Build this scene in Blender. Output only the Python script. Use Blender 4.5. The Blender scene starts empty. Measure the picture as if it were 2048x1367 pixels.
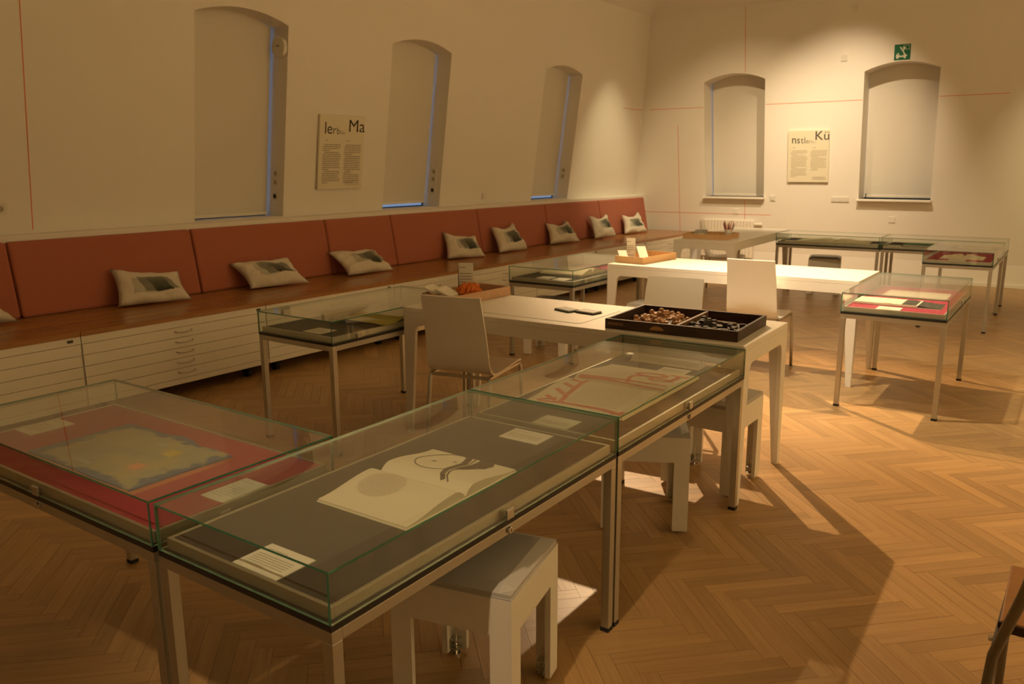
import bpy, math, random
from mathutils import Vector, Matrix
random.seed(7)
S = bpy.context.scene
COL = S.collection
R = math.radians

# ------------------------------------------------------------------ camera
cam_d = bpy.data.cameras.new('camera'); cam = bpy.data.objects.new('camera', cam_d); COL.objects.link(cam)
cam_d.sensor_fit = 'HORIZONTAL'; cam_d.sensor_width = 36.0; cam_d.lens = 1631.22 / 2048 * 36
rt = Vector((0.82097119, 0.57095255, -0.00441419)); up = Vector((-0.11628884, 0.17477042, 0.97771786)); fw = Vector((-0.55900197, 0.80216487, -0.20987689))
cm = Matrix.Identity(4)
for i in range(3):
    cm[i][0] = rt[i]; cm[i][1] = up[i]; cm[i][2] = -fw[i]
cm.translation = (0, 0, 1.55)
cam.matrix_world = cm; cam_d.clip_end = 100; cam_d.clip_start = 0.05
cam_d.dof.use_dof = True; cam_d.dof.focus_distance = 2.7; cam_d.dof.aperture_fstop = 6.3
S.camera = cam

# ------------------------------------------------------------------ world (blue dusk outside), lamps, exposure
W = bpy.data.worlds.new('dusk'); S.world = W; W.use_nodes = True
W.node_tree.nodes['Background'].inputs[0].default_value = (0.15, 0.22, 0.38, 1)
W.node_tree.nodes['Background'].inputs[1].default_value = 1.3
S.view_settings.view_transform = 'Standard'; S.view_settings.look = 'None'
S.view_settings.exposure = 0.0; S.view_settings.gamma = 1.0
S.view_settings.use_curve_mapping = False
S.cycles.transparent_max_bounces = 32; S.cycles.max_bounces = 12
S.cycles.sample_clamp_indirect = 4.0
SPOTS = [  # position, aim, watts, cone degrees, blend, colour, radius
    ((-4.30, 7.85, 4.00), (-1.25, 5.05, 0.0), 2000, 47, 1.0, (1, .66, .35), .03),  # over table one, long shadows right
    ((-2.75, 7.10, 4.00), (-0.90, 5.80, 0.0), 190, 52, 0.8, (1, .68, .36), .03),
    ((-2.40, 4.60, 4.00), (-1.30, 5.95, 0.4), 520, 52, 0.9, (1, .84, .60), .03),    # hot end of table two
    ((-1.90, 3.20, 4.20), (-2.10, 7.20, 0.3), 400, 56, 1.0, (1, .74, .42), .04),    # from the near side onto chairs and far table
    ((-2.40, 9.50, 4.20), (-3.05, 12.03, 1.00), 600, 62, 1.0, (1, .76, .48), .03),  # back wall between windows
    ((-4.30, 10.4, 3.95), (-6.00, 11.0, .80), 190, 46, 1.0, (1, .82, .46), .03),    # corner by the bench
    ((-3.50, 8.70, 4.20), (-4.30, 12.0, 0.7), 380, 62, 1.0, (1, .74, .42), .03),    # added wash, brightens the left part of the back wall
    ((0.20, 9.50, 4.20), (0.20, 12.0, .85), 330, 52, 1.0, (1, .80, .42), .03),      # right of the back wall
    ((-3.20, -0.6, 4.20), (-3.40, 2.20, 0.0), 18, 100, 0.9, (1, .66, .32), .05),    # over the near cases
    ((-0.95, -0.60, 4.00), (-1.62, 1.62, 0.6), 300, 32, 1.0, (1, .72, .40), .06),    # onto the nearest grey case
    ((0.60, 1.50, 4.30), (3.20, 2.50, 2.4), 800, 110, 0.9, (1, .72, .33), .05),     # added, unseen: washes the right wall so its bounce fills the room
    ((0.60, 6.50, 4.30), (3.20, 6.50, 2.4), 1100, 110, 0.9, (1, .72, .33), .05),  # added unseen wash farther down the right wall, also for bounce fill
]

# ------------------------------------------------------------------ materials
def new_mat(name):
    m = bpy.data.materials.new(name); m.use_nodes = True
    nt = m.node_tree; b = nt.nodes['Principled BSDF']; return m, nt, b
def pbr(name, col, rough=.5, metal=0.0, spec=.5, var=.0, scale=8, bump=0, bscale=200, stretch=(1, 1, 1), sheen=0):
    m, nt, b = new_mat(name)
    b.inputs['Base Color'].default_value = (*col, 1); b.inputs['Roughness'].default_value = rough
    b.inputs['Metallic'].default_value = metal; b.inputs['Specular IOR Level'].default_value = spec
    if sheen: b.inputs['Sheen Weight'].default_value = sheen
    tc = nt.nodes.new('ShaderNodeTexCoord'); mp = nt.nodes.new('ShaderNodeMapping'); mp.inputs['Scale'].default_value = stretch
    nt.links.new(tc.outputs['Object'], mp.inputs[0])
    if var:
        n = nt.nodes.new('ShaderNodeTexNoise'); n.inputs['Scale'].default_value = scale; n.inputs['Detail'].default_value = 4
        r = nt.nodes.new('ShaderNodeValToRGB')
        r.color_ramp.elements[0].position = .3; r.color_ramp.elements[1].position = .7
        r.color_ramp.elements[0].color = (*[c * (1 - var) for c in col], 1); r.color_ramp.elements[1].color = (*[min(1, c * (1 + var)) for c in col], 1)
        nt.links.new(mp.outputs[0], n.inputs[0]); nt.links.new(n.outputs[0], r.inputs[0]); nt.links.new(r.outputs[0], b.inputs['Base Color'])
    if bump:
        n = nt.nodes.new('ShaderNodeTexNoise'); n.inputs['Scale'].default_value = bscale; n.inputs['Detail'].default_value = 3
        bp = nt.nodes.new('ShaderNodeBump'); bp.inputs['Strength'].default_value = bump; bp.inputs['Distance'].default_value = .002
        nt.links.new(mp.outputs[0], n.inputs[0]); nt.links.new(n.outputs[0], bp.inputs['Height']); nt.links.new(bp.outputs[0], b.inputs['Normal'])
    return m
M = {}
M['wall'] = pbr('wall_paint', (.80, .76, .69), .85, bump=.15, bscale=60)
M['ceiling'] = pbr('ceiling_paint', (.78, .74, .67), .9)
M['blind'] = pbr('blind_fabric', (.70, .66, .58), .9, bump=.2, bscale=700)
M['white'] = pbr('white_lacquer', (.80, .76, .68), .38)
M['chest'] = pbr('chest_paint', (.80, .76, .66), .42)
M['dark_gap'] = pbr('dark_gap', (.02, .018, .015), .8)
M['steel'] = pbr('brushed_steel', (.56, .55, .50), .42, metal=1, bump=.06, bscale=60, stretch=(1, 1, .03))
M['chrome'] = pbr('polished_steel', (.75, .73, .70), .15, metal=1)
M['alu'] = pbr('aluminium_rim', (.58, .57, .50), .50, metal=1)
M['black'] = pbr('black_plate', (.012, .011, .010), .45)
M['rubber'] = pbr('black_rubber', (.015, .014, .013), .7)
M['mat_red'] = pbr('red_mat', (.36, .028, .060), .9, var=.06, scale=300)
M['mat_grey'] = pbr('grey_mat', (.062, .056, .047), .9, var=.08, scale=300)
M['mat_black'] = pbr('black_mat', (.02, .02, .018), .9)
M['paper'] = pbr('paper', (.78, .74, .64), .85)
M['paper_warm'] = pbr('warm_paper', (.78, .71, .54), .85)
M['poster'] = pbr('poster_stock', (.74, .69, .53), .85)
M['paper_grey'] = pbr('grey_paper', (.42, .43, .40), .85)
M['ink'] = pbr('ink', (.035, .028, .022), .8)
M['ink_soft'] = pbr('soft_ink', (.22, .18, .13), .85)
M['ink_faint'] = pbr('faint_ink', (.42, .36, .26), .85)
M['ink_mid'] = pbr('mid_ink', (.10, .08, .06), .85)
M['ink_red'] = pbr('red_ink', (.66, .16, .11), .85)
M['tape_red'] = pbr('red_tape', (.72, .20, .10), .7)
M['olive'] = pbr('olive_sheet', (.40, .34, .05), .8)
M['green'] = pbr('green_cover', (.05, .20, .10), .7)
M['pink'] = pbr('pink_cover', (.62, .12, .26), .7, var=.25, scale=14)
M['yellow'] = pbr('yellow_patch', (.60, .48, .10), .8)
M['salmon'] = pbr('salmon_patch', (.75, .32, .18), .8)
M['sign_green'] = pbr('sign_green', (.006, .14, .07), .5)
M['sign_white'] = pbr('sign_white', (.72, .74, .62), .5)
M['orange'] = pbr('orange_upholstery', (.39, .115, .062), .75, bump=.35, bscale=900, sheen=.1)
M['seat_vinyl'] = pbr('white_vinyl', (.50, .48, .46), .42)  # white pads greyed to carry the near case's shadow
M['plastic'] = pbr('white_plastic', (.72, .69, .62), .45)
M['wool'] = pbr('orange_wool', (.62, .16, .02), .95, bump=1, bscale=90)
M['box_grey'] = pbr('grey_tin', (.36, .35, .33), .35)
M['box_green'] = pbr('dark_green_tin', (.012, .06, .035), .45)
M['stone'] = pbr('tan_wood_knob', (.50, .27, .13), .5, var=.3, scale=30)
M['stone2'] = pbr('pale_wood', (.62, .42, .22), .55, var=.2, scale=30)
M['type_metal'] = pbr('dark_type_metal', (.06, .052, .045), .55, metal=.3)
M['brass'] = pbr('old_brass', (.45, .25, .10), .45, metal=.7)
M['radiator'] = pbr('radiator_paint', (.78, .72, .62), .5)
for k, c in (('pen_red', (.5, .04, .03)), ('pen_blue', (.04, .05, .25)), ('pen_orange', (.75, .22, .04)), ('pen_violet', (.18, .05, .2)), ('pen_dark', (.03, .03, .03)), ('pen_wood', (.55, .33, .14))):
    M[k] = pbr(k, c, .4)

def wood(name, c1, c2, rough, axis_scale, bumpy=.1, attr=False, rot=0, space='Object', coat=0):
    m, nt, b = new_mat(name)
    if space == 'World':
        g = nt.nodes.new('ShaderNodeNewGeometry'); src = g.outputs['Position']
    else:
        g = nt.nodes.new('ShaderNodeTexCoord'); src = g.outputs['Object']
    mr = nt.nodes.new('ShaderNodeMapping'); mr.inputs['Rotation'].default_value = (0, 0, rot)
    mp = nt.nodes.new('ShaderNodeMapping'); mp.inputs['Scale'].default_value = axis_scale
    n = nt.nodes.new('ShaderNodeTexNoise'); n.inputs['Scale'].default_value = 1; n.inputs['Detail'].default_value = 6; n.inputs['Roughness'].default_value = .6
    r = nt.nodes.new('ShaderNodeValToRGB'); r.color_ramp.elements[0].position = .3; r.color_ramp.elements[1].position = .72
    r.color_ramp.elements[0].color = (*c1, 1); r.color_ramp.elements[1].color = (*c2, 1)
    L = nt.links.new
    L(src, mr.inputs[0]); L(mr.outputs[0], mp.inputs[0])
    last = mp.outputs[0]
    if attr:
        at = nt.nodes.new('ShaderNodeAttribute'); at.attribute_name = 'tone'
        ad = nt.nodes.new('ShaderNodeVectorMath'); ad.operation = 'MULTIPLY_ADD'
        L(at.outputs['Color'], ad.inputs[0]); ad.inputs[1].default_value = (37, 53, 11); L(mp.outputs[0], ad.inputs[2]); last = ad.outputs[0]
    L(last, n.inputs[0]); L(n.outputs[0], r.inputs[0]); colour = r.outputs[0]
    if attr:
        mm = nt.nodes.new('ShaderNodeMapRange'); mm.inputs['To Min'].default_value = .78; mm.inputs['To Max'].default_value = 1.22
        L(at.outputs['Fac'], mm.inputs['Value'])
        mu = nt.nodes.new('ShaderNodeVectorMath'); mu.operation = 'SCALE'; L(colour, mu.inputs[0]); L(mm.outputs[0], mu.inputs['Scale']); colour = mu.outputs[0]
    L(colour, b.inputs['Base Color']); b.inputs['Roughness'].default_value = rough
    b.inputs['Coat Weight'].default_value = coat; b.inputs['Coat Roughness'].default_value = .2
    bp = nt.nodes.new('ShaderNodeBump'); bp.inputs['Strength'].default_value = bumpy; bp.inputs['Distance'].default_value = .001
    L(n.outputs[0], bp.inputs['Height']); L(bp.outputs[0], b.inputs['Normal'])
    return m
M['parquet_a'] = wood('parquet_along', (.37, .215, .085), (.47, .29, .125), .36, (3, 60, 60), .06, True, R(-45), 'World', 0)
M['parquet_b'] = wood('parquet_across', (.37, .215, .085), (.47, .29, .125), .36, (3, 60, 60), .06, True, R(45), 'World', 0)
M['bench_wood'] = wood('bench_wood', (.27, .115, .032), (.42, .20, .068), .24, (40, 1.2, 40), .04)
M['tray_wood'] = wood('tray_wood', (.58, .34, .15), (.66, .42, .20), .5, (30, 4, 30), .05)
M['tray_pink'] = wood('tray_wood_rosy', (.52, .30, .17), (.60, .37, .22), .5, (4, 30, 30), .05)
M['dark_wood'] = wood('dark_old_wood', (.020, .008, .004), (.060, .028, .014), .55, (4, 30, 40), .1)
M['worn_wood'] = wood('worn_wood', (.12, .06, .03), (.22, .12, .06), .5, (4, 30, 30), .1)
M['chair_wood'] = wood('beech_seat', (.38, .17, .05), (.48, .23, .08), .4, (4, 30, 30), .05)
M['frame_grey'] = pbr('grey_metal_tube', (.22, .20, .17), .4, metal=.6)
M['chair_edge'] = pbr('chair_edge', (.42, .24, .12), .5)

def glass_mat(name, tint, edge=False):
    m = bpy.data.materials.new(name); m.use_nodes = True; nt = m.node_tree; nt.nodes.clear()
    o = nt.nodes.new('ShaderNodeOutputMaterial'); mx = nt.nodes.new('ShaderNodeMixShader'); t = nt.nodes.new('ShaderNodeBsdfTransparent')
    g = nt.nodes.new('ShaderNodeBsdfGlossy'); g.inputs['Roughness'].default_value = .0; g.inputs['Color'].default_value = (1, 1, 1, 1)
    f = nt.nodes.new('ShaderNodeFresnel'); f.inputs['IOR'].default_value = 1.5
    t.inputs[0].default_value = (*tint, 1)
    ge = nt.nodes.new('ShaderNodeNewGeometry'); io = nt.nodes.new('ShaderNodeMapRange')     # the same reflectance from both sides of the pane
    io.inputs['To Min'].default_value = 1.5; io.inputs['To Max'].default_value = 1 / 1.5
    nt.links.new(ge.outputs['Backfacing'], io.inputs['Value']); nt.links.new(io.outputs[0], f.inputs['IOR'])
    nt.links.new(f.outputs[0], mx.inputs[0]); nt.links.new(t.outputs[0], mx.inputs[1]); nt.links.new(g.outputs[0], mx.inputs[2]); nt.links.new(mx.outputs[0], o.inputs[0])
    return m
M['glass'] = glass_mat('clear_glass', (.955, .972, .955))
def edge_glass():
    m, nt, b = new_mat('green_glass_edge')
    b.inputs['Base Color'].default_value = (.05, .20, .12, 1); b.inputs['Roughness'].default_value = .12
    b.inputs['Transmission Weight'].default_value = .35
    return m
M['glass_edge'] = edge_glass()
M['acrylic'] = glass_mat('clear_acrylic', (.93, .93, .92))

def pillow_mat():
    m, nt, b = new_mat('printed_pillow_cloth'); L = nt.links.new
    tc = nt.nodes.new('ShaderNodeTexCoord'); b.inputs['Roughness'].default_value = .9
    sp = nt.nodes.new('ShaderNodeSeparateXYZ')
    nz = nt.nodes.new('ShaderNodeTexNoise'); nz.inputs['Scale'].default_value = 5; L(tc.outputs['UV'], nz.inputs[0])
    L(tc.outputs['UV'], sp.inputs[0])
    def box(x0, x1, y0, y1, skew=0.0):
        def cmp(src, lo, hi):
            a = nt.nodes.new('ShaderNodeMath'); a.operation = 'GREATER_THAN'; a.inputs[1].default_value = lo; L(src, a.inputs[0])
            c = nt.nodes.new('ShaderNodeMath'); c.operation = 'LESS_THAN'; c.inputs[1].default_value = hi; L(src, c.inputs[0])
            d = nt.nodes.new('ShaderNodeMath'); d.operation = 'MULTIPLY'; L(a.outputs[0], d.inputs[0]); L(c.outputs[0], d.inputs[1]); return d.outputs[0]
        k = nt.nodes.new('ShaderNodeMath'); k.operation = 'MULTIPLY_ADD'; k.inputs[1].default_value = skew; L(sp.outputs[1], k.inputs[0]); L(sp.outputs[0], k.inputs[2])
        e = nt.nodes.new('ShaderNodeMath'); e.operation = 'MULTIPLY'; L(cmp(k.outputs[0], x0, x1), e.inputs[0]); L(cmp(sp.outputs[1], y0, y1), e.inputs[1]); return e.outputs[0]
    def mix(fac, a, c, amt):
        q = nt.nodes.new('ShaderNodeMath'); q.operation = 'MULTIPLY'; q.inputs[1].default_value = amt; L(fac, q.inputs[0])
        x = nt.nodes.new('ShaderNodeMix'); x.data_type = 'RGBA'; L(q.outputs[0], x.inputs['Factor'])
        if isinstance(a, tuple): x.inputs['A'].default_value = a
        else: L(a, x.inputs['A'])
        if isinstance(c, tuple): x.inputs['B'].default_value = c
        else: L(c, x.inputs['B'])
        return x.outputs['Result']
    g = nt.nodes.new('ShaderNodeValToRGB'); L(sp.outputs[1], g.inputs[0])
    g.color_ramp.elements[0].position = .27; g.color_ramp.elements[0].color = (.025, .028, .022, 1)
    g.color_ramp.elements[1].position = .72; g.color_ramp.elements[1].color = (.17, .17, .13, 1)
    c = mix(box(.20, .70, .26, .68), (.66, .60, .50, 1), (.33, .32, .26, 1), .6)
    c = mix(box(.46, .96, .30, .74, .25), c, (.17, .17, .135, 1), .85)
    c = mix(box(.62, .86, .27, .70, .25), c, g.outputs[0], .95)
    L(c, b.inputs['Base Color'])
    n = nt.nodes.new('ShaderNodeTexNoise'); n.inputs['Scale'].default_value = 14; n.inputs['Detail'].default_value = 5; L(tc.outputs['Object'], n.inputs[0])
    bp = nt.nodes.new('ShaderNodeBump'); bp.inputs['Strength'].default_value = .6; bp.inputs['Distance'].default_value = .02; L(n.outputs[0], bp.inputs['Height']); L(bp.outputs[0], b.inputs['Normal'])
    return m
M['pillow'] = pillow_mat()

def collage_mat():
    m, nt, b = new_mat('painted_collage'); L = nt.links.new; tc = nt.nodes.new('ShaderNodeTexCoord')
    n = nt.nodes.new('ShaderNodeTexNoise'); n.inputs['Scale'].default_value = 9; n.inputs['Detail'].default_value = 6; L(tc.outputs['Object'], n.inputs[0])
    r = nt.nodes.new('ShaderNodeValToRGB'); L(n.outputs[0], r.inputs[0]); e = r.color_ramp.elements
    e[0].position = .32; e[0].color = (.30, .30, .22, 1); e[1].position = .62; e[1].color = (.42, .38, .20, 1)
    k = e.new(.48); k.color = (.36, .36, .26, 1)
    u = nt.nodes.new('ShaderNodeSeparateXYZ'); L(tc.outputs['UV'], u.inputs[0])
    def edge(sock):
        a = nt.nodes.new('ShaderNodeMath'); a.operation = 'SUBTRACT'; a.inputs[1].default_value = .5; L(sock, a.inputs[0])
        c = nt.nodes.new('ShaderNodeMath'); c.operation = 'ABSOLUTE'; L(a.outputs[0], c.inputs[0]); return c.outputs[0]
    mx = nt.nodes.new('ShaderNodeMath'); mx.operation = 'MAXIMUM'; L(edge(u.outputs[0]), mx.inputs[0]); L(edge(u.outputs[1]), mx.inputs[1])
    n2 = nt.nodes.new('ShaderNodeTexNoise'); n2.inputs['Scale'].default_value = 16; n2.inputs['Detail'].default_value = 5; L(tc.outputs['Object'], n2.inputs[0])
    ma = nt.nodes.new('ShaderNodeMath'); ma.operation = 'MULTIPLY_ADD'; ma.inputs[1].default_value = .34; L(n2.outputs[0], ma.inputs[0]); L(mx.outputs[0], ma.inputs[2])
    r2 = nt.nodes.new('ShaderNodeValToRGB'); L(ma.outputs[0], r2.inputs[0]); r2.color_ramp.elements[0].position = .575; r2.color_ramp.elements[0].color = (0, 0, 0, 1)
    r2.color_ramp.elements[1].position = .615; r2.color_ramp.elements[1].color = (1, 1, 1, 1)
    x = nt.nodes.new('ShaderNodeMix'); x.data_type = 'RGBA'; L(r2.outputs[0], x.inputs['Factor']); L(r.outputs[0], x.inputs['A']); x.inputs['B'].default_value = (.075, .13, .26, 1)
    L(x.outputs['Result'], b.inputs['Base Color']); b.inputs['Roughness'].default_value = .7
    return m
M['collage'] = collage_mat()

# ------------------------------------------------------------------ mesh helpers
class MB:
    def __init__(s): s.v = []; s.f = []; s.m = []; s.mi = 0
    def add(s, vs, fs):
        o = len(s.v); s.v += [tuple(v) for v in vs]
        for f in fs: s.f.append(tuple(i + o for i in f)); s.m.append(s.mi)
    def box(s, x0, y0, z0, x1, y1, z1, mt=None):
        vs = [Vector(p) for p in ((x0, y0, z0), (x1, y0, z0), (x1, y1, z0), (x0, y1, z0), (x0, y0, z1), (x1, y0, z1), (x1, y1, z1), (x0, y1, z1))]
        if mt: vs = [mt @ v for v in vs]
        s.add(vs, ((0, 3, 2, 1), (4, 5, 6, 7), (0, 1, 5, 4), (1, 2, 6, 5), (2, 3, 7, 6), (3, 0, 4, 7))); return s
    def prism(s, pts, z0, z1, mt=None, axis='z'):
        n = len(pts)
        def P(p, z):
            v = Vector((p[0], p[1], z)) if axis == 'z' else (Vector((p[0], z, p[1])) if axis == 'y' else Vector((z, p[0], p[1])))
            return mt @ v if mt else v
        s.add([P(p, z0) for p in pts] + [P(p, z1) for p in pts],
              [tuple(range(n))[::-1], tuple(range(n, 2 * n))] + [(i, (i + 1) % n, n + (i + 1) % n, n + i) for i in range(n)]); return s
    def cyl(s, c, r, h, ax='z', seg=14, r2=None):
        r2 = r if r2 is None else r2; c = Vector(c); vs = []
        for k, (rr, hh) in enumerate(((r, 0), (r2, h))):
            for i in range(seg):
                a = 2 * math.pi * i / seg; p, q = rr * math.cos(a), rr * math.sin(a)
                vs.append(c + (Vector((p, q, hh)) if ax == 'z' else (Vector((p, hh, q)) if ax == 'y' else Vector((hh, p, q)))))
        s.add(vs, [tuple(range(seg))[::-1], tuple(range(seg, 2 * seg))] + [(i, (i + 1) % seg, seg + (i + 1) % seg, seg + i) for i in range(seg)]); return s
    def tube(s, pts, r, seg=8, sq=None):
        pts = [Vector(p) for p in pts]; rings = []; prev = None
        for i, p in enumerate(pts):
            t = ((pts[min(i + 1, len(pts) - 1)] - pts[max(i - 1, 0)])).normalized()
            u = prev if prev else (Vector((1, 0, 0)) if abs(t.x) < .7 else Vector((0, 1, 0)))
            u = (u - t * u.dot(t)).normalized(); w = t.cross(u); prev = u
            ring = []
            for k in range(seg):
                a = 2 * math.pi * (k + .5) / seg; ra, rb = (r, r) if not sq else sq
                ring.append(p + u * math.cos(a) * ra + w * math.sin(a) * rb)
            rings.append(ring)
        vs = [q for g in rings for q in g]; n = seg; fs = []
        for i in range(len(pts) - 1):
            for k in range(n): fs.append((i * n + k, i * n + (k + 1) % n, (i + 1) * n + (k + 1) % n, (i + 1) * n + k))
        fs += [tuple(range(n))[::-1], tuple(range((len(pts) - 1) * n, len(pts) * n))]
        s.add(vs, fs); return s
    def ball(s, c, r, seg=8, rings=6, sc=(1, 1, 1)):
        c = Vector(c); vs = []; fs = []
        for i in range(rings + 1):
            th = math.pi * i / rings
            for k in range(seg):
                a = 2 * math.pi * k / seg; vs.append(c + Vector((r * sc[0] * math.sin(th) * math.cos(a), r * sc[1] * math.sin(th) * math.sin(a), r * sc[2] * math.cos(th))))
        for i in range(rings):
            for k in range(seg): fs.append((i * seg + k, (i + 1) * seg + k, (i + 1) * seg + (k + 1) % seg, i * seg + (k + 1) % seg))
        s.add(vs, fs); return s
    def mesh(s, name, mats):
        me = bpy.data.meshes.new(name); me.from_pydata(s.v, [], s.f)
        for m in (mats if isinstance(mats, (list, tuple)) else [mats]): me.materials.append(m)
        if any(s.m): me.polygons.foreach_set('material_index', s.m)
        me.update(); return me

def link(name, me, parent=None, label=None, cat=None, group=None, kind=None, loc=None, rz=0, bevel=0, smooth=False, mw=None):
    o = bpy.data.objects.new(name, me); COL.objects.link(o)
    if parent: o.parent = parent
    if mw is not None: o.matrix_world = mw
    if loc is not None: o.location = loc
    if rz: o.rotation_euler = (0, 0, rz)
    if label: o['label'] = label
    if cat: o['category'] = cat
    if group: o['group'] = group
    if kind: o['kind'] = kind
    if bevel:
        b = o.modifiers.new('bevel', 'BEVEL'); b.width = bevel; b.segments = 2; b.limit_method = 'ANGLE'; b.angle_limit = R(40)
    if smooth:
        for p in me.polygons: p.use_smooth = True
    return o
def thing(name, label, cat, loc=(0, 0, 0), rz=0, group=None): return link(name, None, None, label, cat, group, loc=loc, rz=rz)
def part(name, mb, mat, parent, **k): return link(name, mb.mesh(name, mat), parent, **k)
def copy_tree(o, parent=None):
    c = o.copy(); COL.objects.link(c)
    if parent: c.parent = parent
    for ch in list(o.children): copy_tree(ch, c)
    return c

# ------------------------------------------------------------------ wall planes
def LW(u, z, dep=0): return Vector((-6.14 + .0155 * u + .14 * (z - 1.06) - dep, u, z))          # left wall leans into the room
def BW(u, z, dep=0): return Vector((u, 12.15 - .15 * (z - .29) + dep, z))                       # back wall likewise
def frameM(f, u, z, flip=1):                     # matrix: local x along the wall (to the right as seen), y up, z into the room
    o = f(u, z); ux = (f(u + 1, z) - o).normalized(); uy = (f(u, z + 1) - o).normalized(); uz = ux.cross(uy).normalized()
    m = Matrix.Identity(4)
    for i in range(3): m[i][0], m[i][1], m[i][2] = ux[i], uy[i], uz[i]
    m.translation = o; return m
def arch(ul, ur, zb, zs, za, n=12):
    pts = [(ul, zb), (ul, zs)]
    for i in range(1, n):
        t = i / n; pts.append((ul + (ur - ul) * t, zs + (za - zs) * (1 - (2 * t - 1) ** 2)))
    return pts + [(ur, zs), (ur, zb)]
def holed_wall(name, f, u0, u1, z0, z1, wins):
    b = MB(); x = u0
    for (ul, ur, zb, zs, za) in wins:
        b.add([f(x, z0), f(ul, z0), f(ul, z1), f(x, z1)], [(0, 1, 2, 3)])
        b.add([f(ul, z0), f(ur, z0), f(ur, zb), f(ul, zb)], [(0, 1, 2, 3)])
        a = arch(ul, ur, zb, zs, za)[1:-1]
        for p, q in zip(a, a[1:]): b.add([f(*p), f(*q), f(q[0], z1), f(p[0], z1)], [(0, 1, 2, 3)])
        x = ur
    b.add([f(x, z0), f(u1, z0), f(u1, z1), f(x, z1)], [(0, 1, 2, 3)])
    return part(name, b, M['wall'], None, kind='structure')
LWIN = [(4.105, 5.015, 1.115, 2.745, 2.825), (6.30, 7.205, 1.115, 2.745, 2.825), (9.045, 9.94, 1.115, 2.745, 2.825)]
BWIN = [(-4.785, -3.887, 1.10, 2.735, 2.835), (-2.582, -1.69, 1.10, 2.745, 2.840)]
holed_wall('wall_left', LW, -3.0, 12.15, 1.06, 3.70, LWIN)
holed_wall('wall_back', BW, -6.2, 3.2, .29, 3.70, BWIN)
b = MB(); b.box(-6.3, 12.15, 0, 3.2, 12.3, .291); part('trim_1', b, M['wall'], None, kind='structure', bevel=.004)      # knee wall under the back slope
b = MB(); b.box(-6.02, 12.132, 0.0, 3.2, 12.15, .05); part('baseboard_back', b, M['white'], None, kind='structure', bevel=.003)
b = MB(); b.prism([(-6.045, -3.0), (-6.045 + .0155 * 15.1 + .02, 12.14), (-6.3, 12.14), (-6.3, -3.0)], 0, 1.108); part('trim_2', b, M['wall'], None, kind='structure', bevel=.006)
b = MB(); b.box(3.2, -3, 0, 3.3, 12.3, 5.2); part('wall_right', b, M['wall'], None, kind='structure')
b = MB(); b.box(-6.4, -3.1, 0, 3.3, -3, 5.2); part('wall_rear', b, M['wall'], None, kind='structure')
k = .55; zr = 5.15; d = (zr - 3.70) / k
b = MB()
p00, p10, p11, p01 = LW(-3.0, 3.70), Vector((3.2, -3.0, 3.70)), Vector((3.2, BW(0, 3.7).y, 3.70)), Vector((LW(11.64, 3.7).x, BW(0, 3.7).y, 3.70))
q01 = p01 + Vector((d, -d, d * k)); q11 = Vector((3.2, q01.y, zr)); q00 = Vector((p00.x + d, -3.0, zr)); q10 = Vector((3.2, -3, zr))
b.add([p00, p01, q01, q00], [(0, 1, 2, 3)]); b.add([p01, p11, q11, q01], [(0, 1, 2, 3)]); b.add([q00, q01, q11, q10], [(0, 1, 2, 3)])
part('ceiling', b, M['ceiling'], None, kind='structure')

def window(n, f, win, dep, gaps, sill):
    ul, ur, zb, zs, za = win
    o = arch(*win); N = len(o)
    w = link('window_%d' % n, None, kind='structure', loc=f((ul + ur) / 2, zb, 0))
    inv = Matrix.Translation(-w.location)
    def loc(u, z, dd): return inv @ f(u, z, dd)
    b = MB(); T = dep + .03
    b.add([loc(*p, 0) for p in o] + [loc(*p, T) for p in o], [(i, (i + 1) % N, N + (i + 1) % N, N + i) for i in range(N)])
    part('window_reveal', b, M['wall'], w)
    cu, cz = (ul + ur) / 2, (zb + za) / 2
    inn = [(cu + (u - cu) * .975, cz + (z - cz) * .985) for u, z in o]
    b = MB(); fr = [loc(*p, T) for p in o] + [loc(*p, T) for p in inn] + [loc(*p, T - .012) for p in o] + [loc(*p, T - .012) for p in inn]
    for i in range(N):
        j = (i + 1) % N; b.add([fr[i], fr[j], fr[N + j], fr[N + i]], [(0, 1, 2, 3)]); b.add([fr[2 * N + i], fr[2 * N + j], fr[3 * N + j], fr[3 * N + i]], [(0, 1, 2, 3)]); b.add([fr[N + i], fr[N + j], fr[3 * N + j], fr[3 * N + i]], [(0, 1, 2, 3)])
    part('window_frame', b, M['black'], w)
    b = MB(); b.add([loc(*p, T - .004) for p in o] + [loc(*p, T) for p in o], [tuple(range(N)), tuple(range(N, 2 * N))]); part('window_pane', b, M['glass'], w)
    if sill:
        b = MB(); a0 = loc(ul - .015, zb, -.075); a1 = loc(ur + .015, zb, dep)
        b.box(a0.x, min(a0.y, a1.y), a0.z - .028, a1.x, max(a0.y, a1.y), a0.z); part('window_sill', b, M['white'], w, bevel=.003)
    return w
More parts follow.
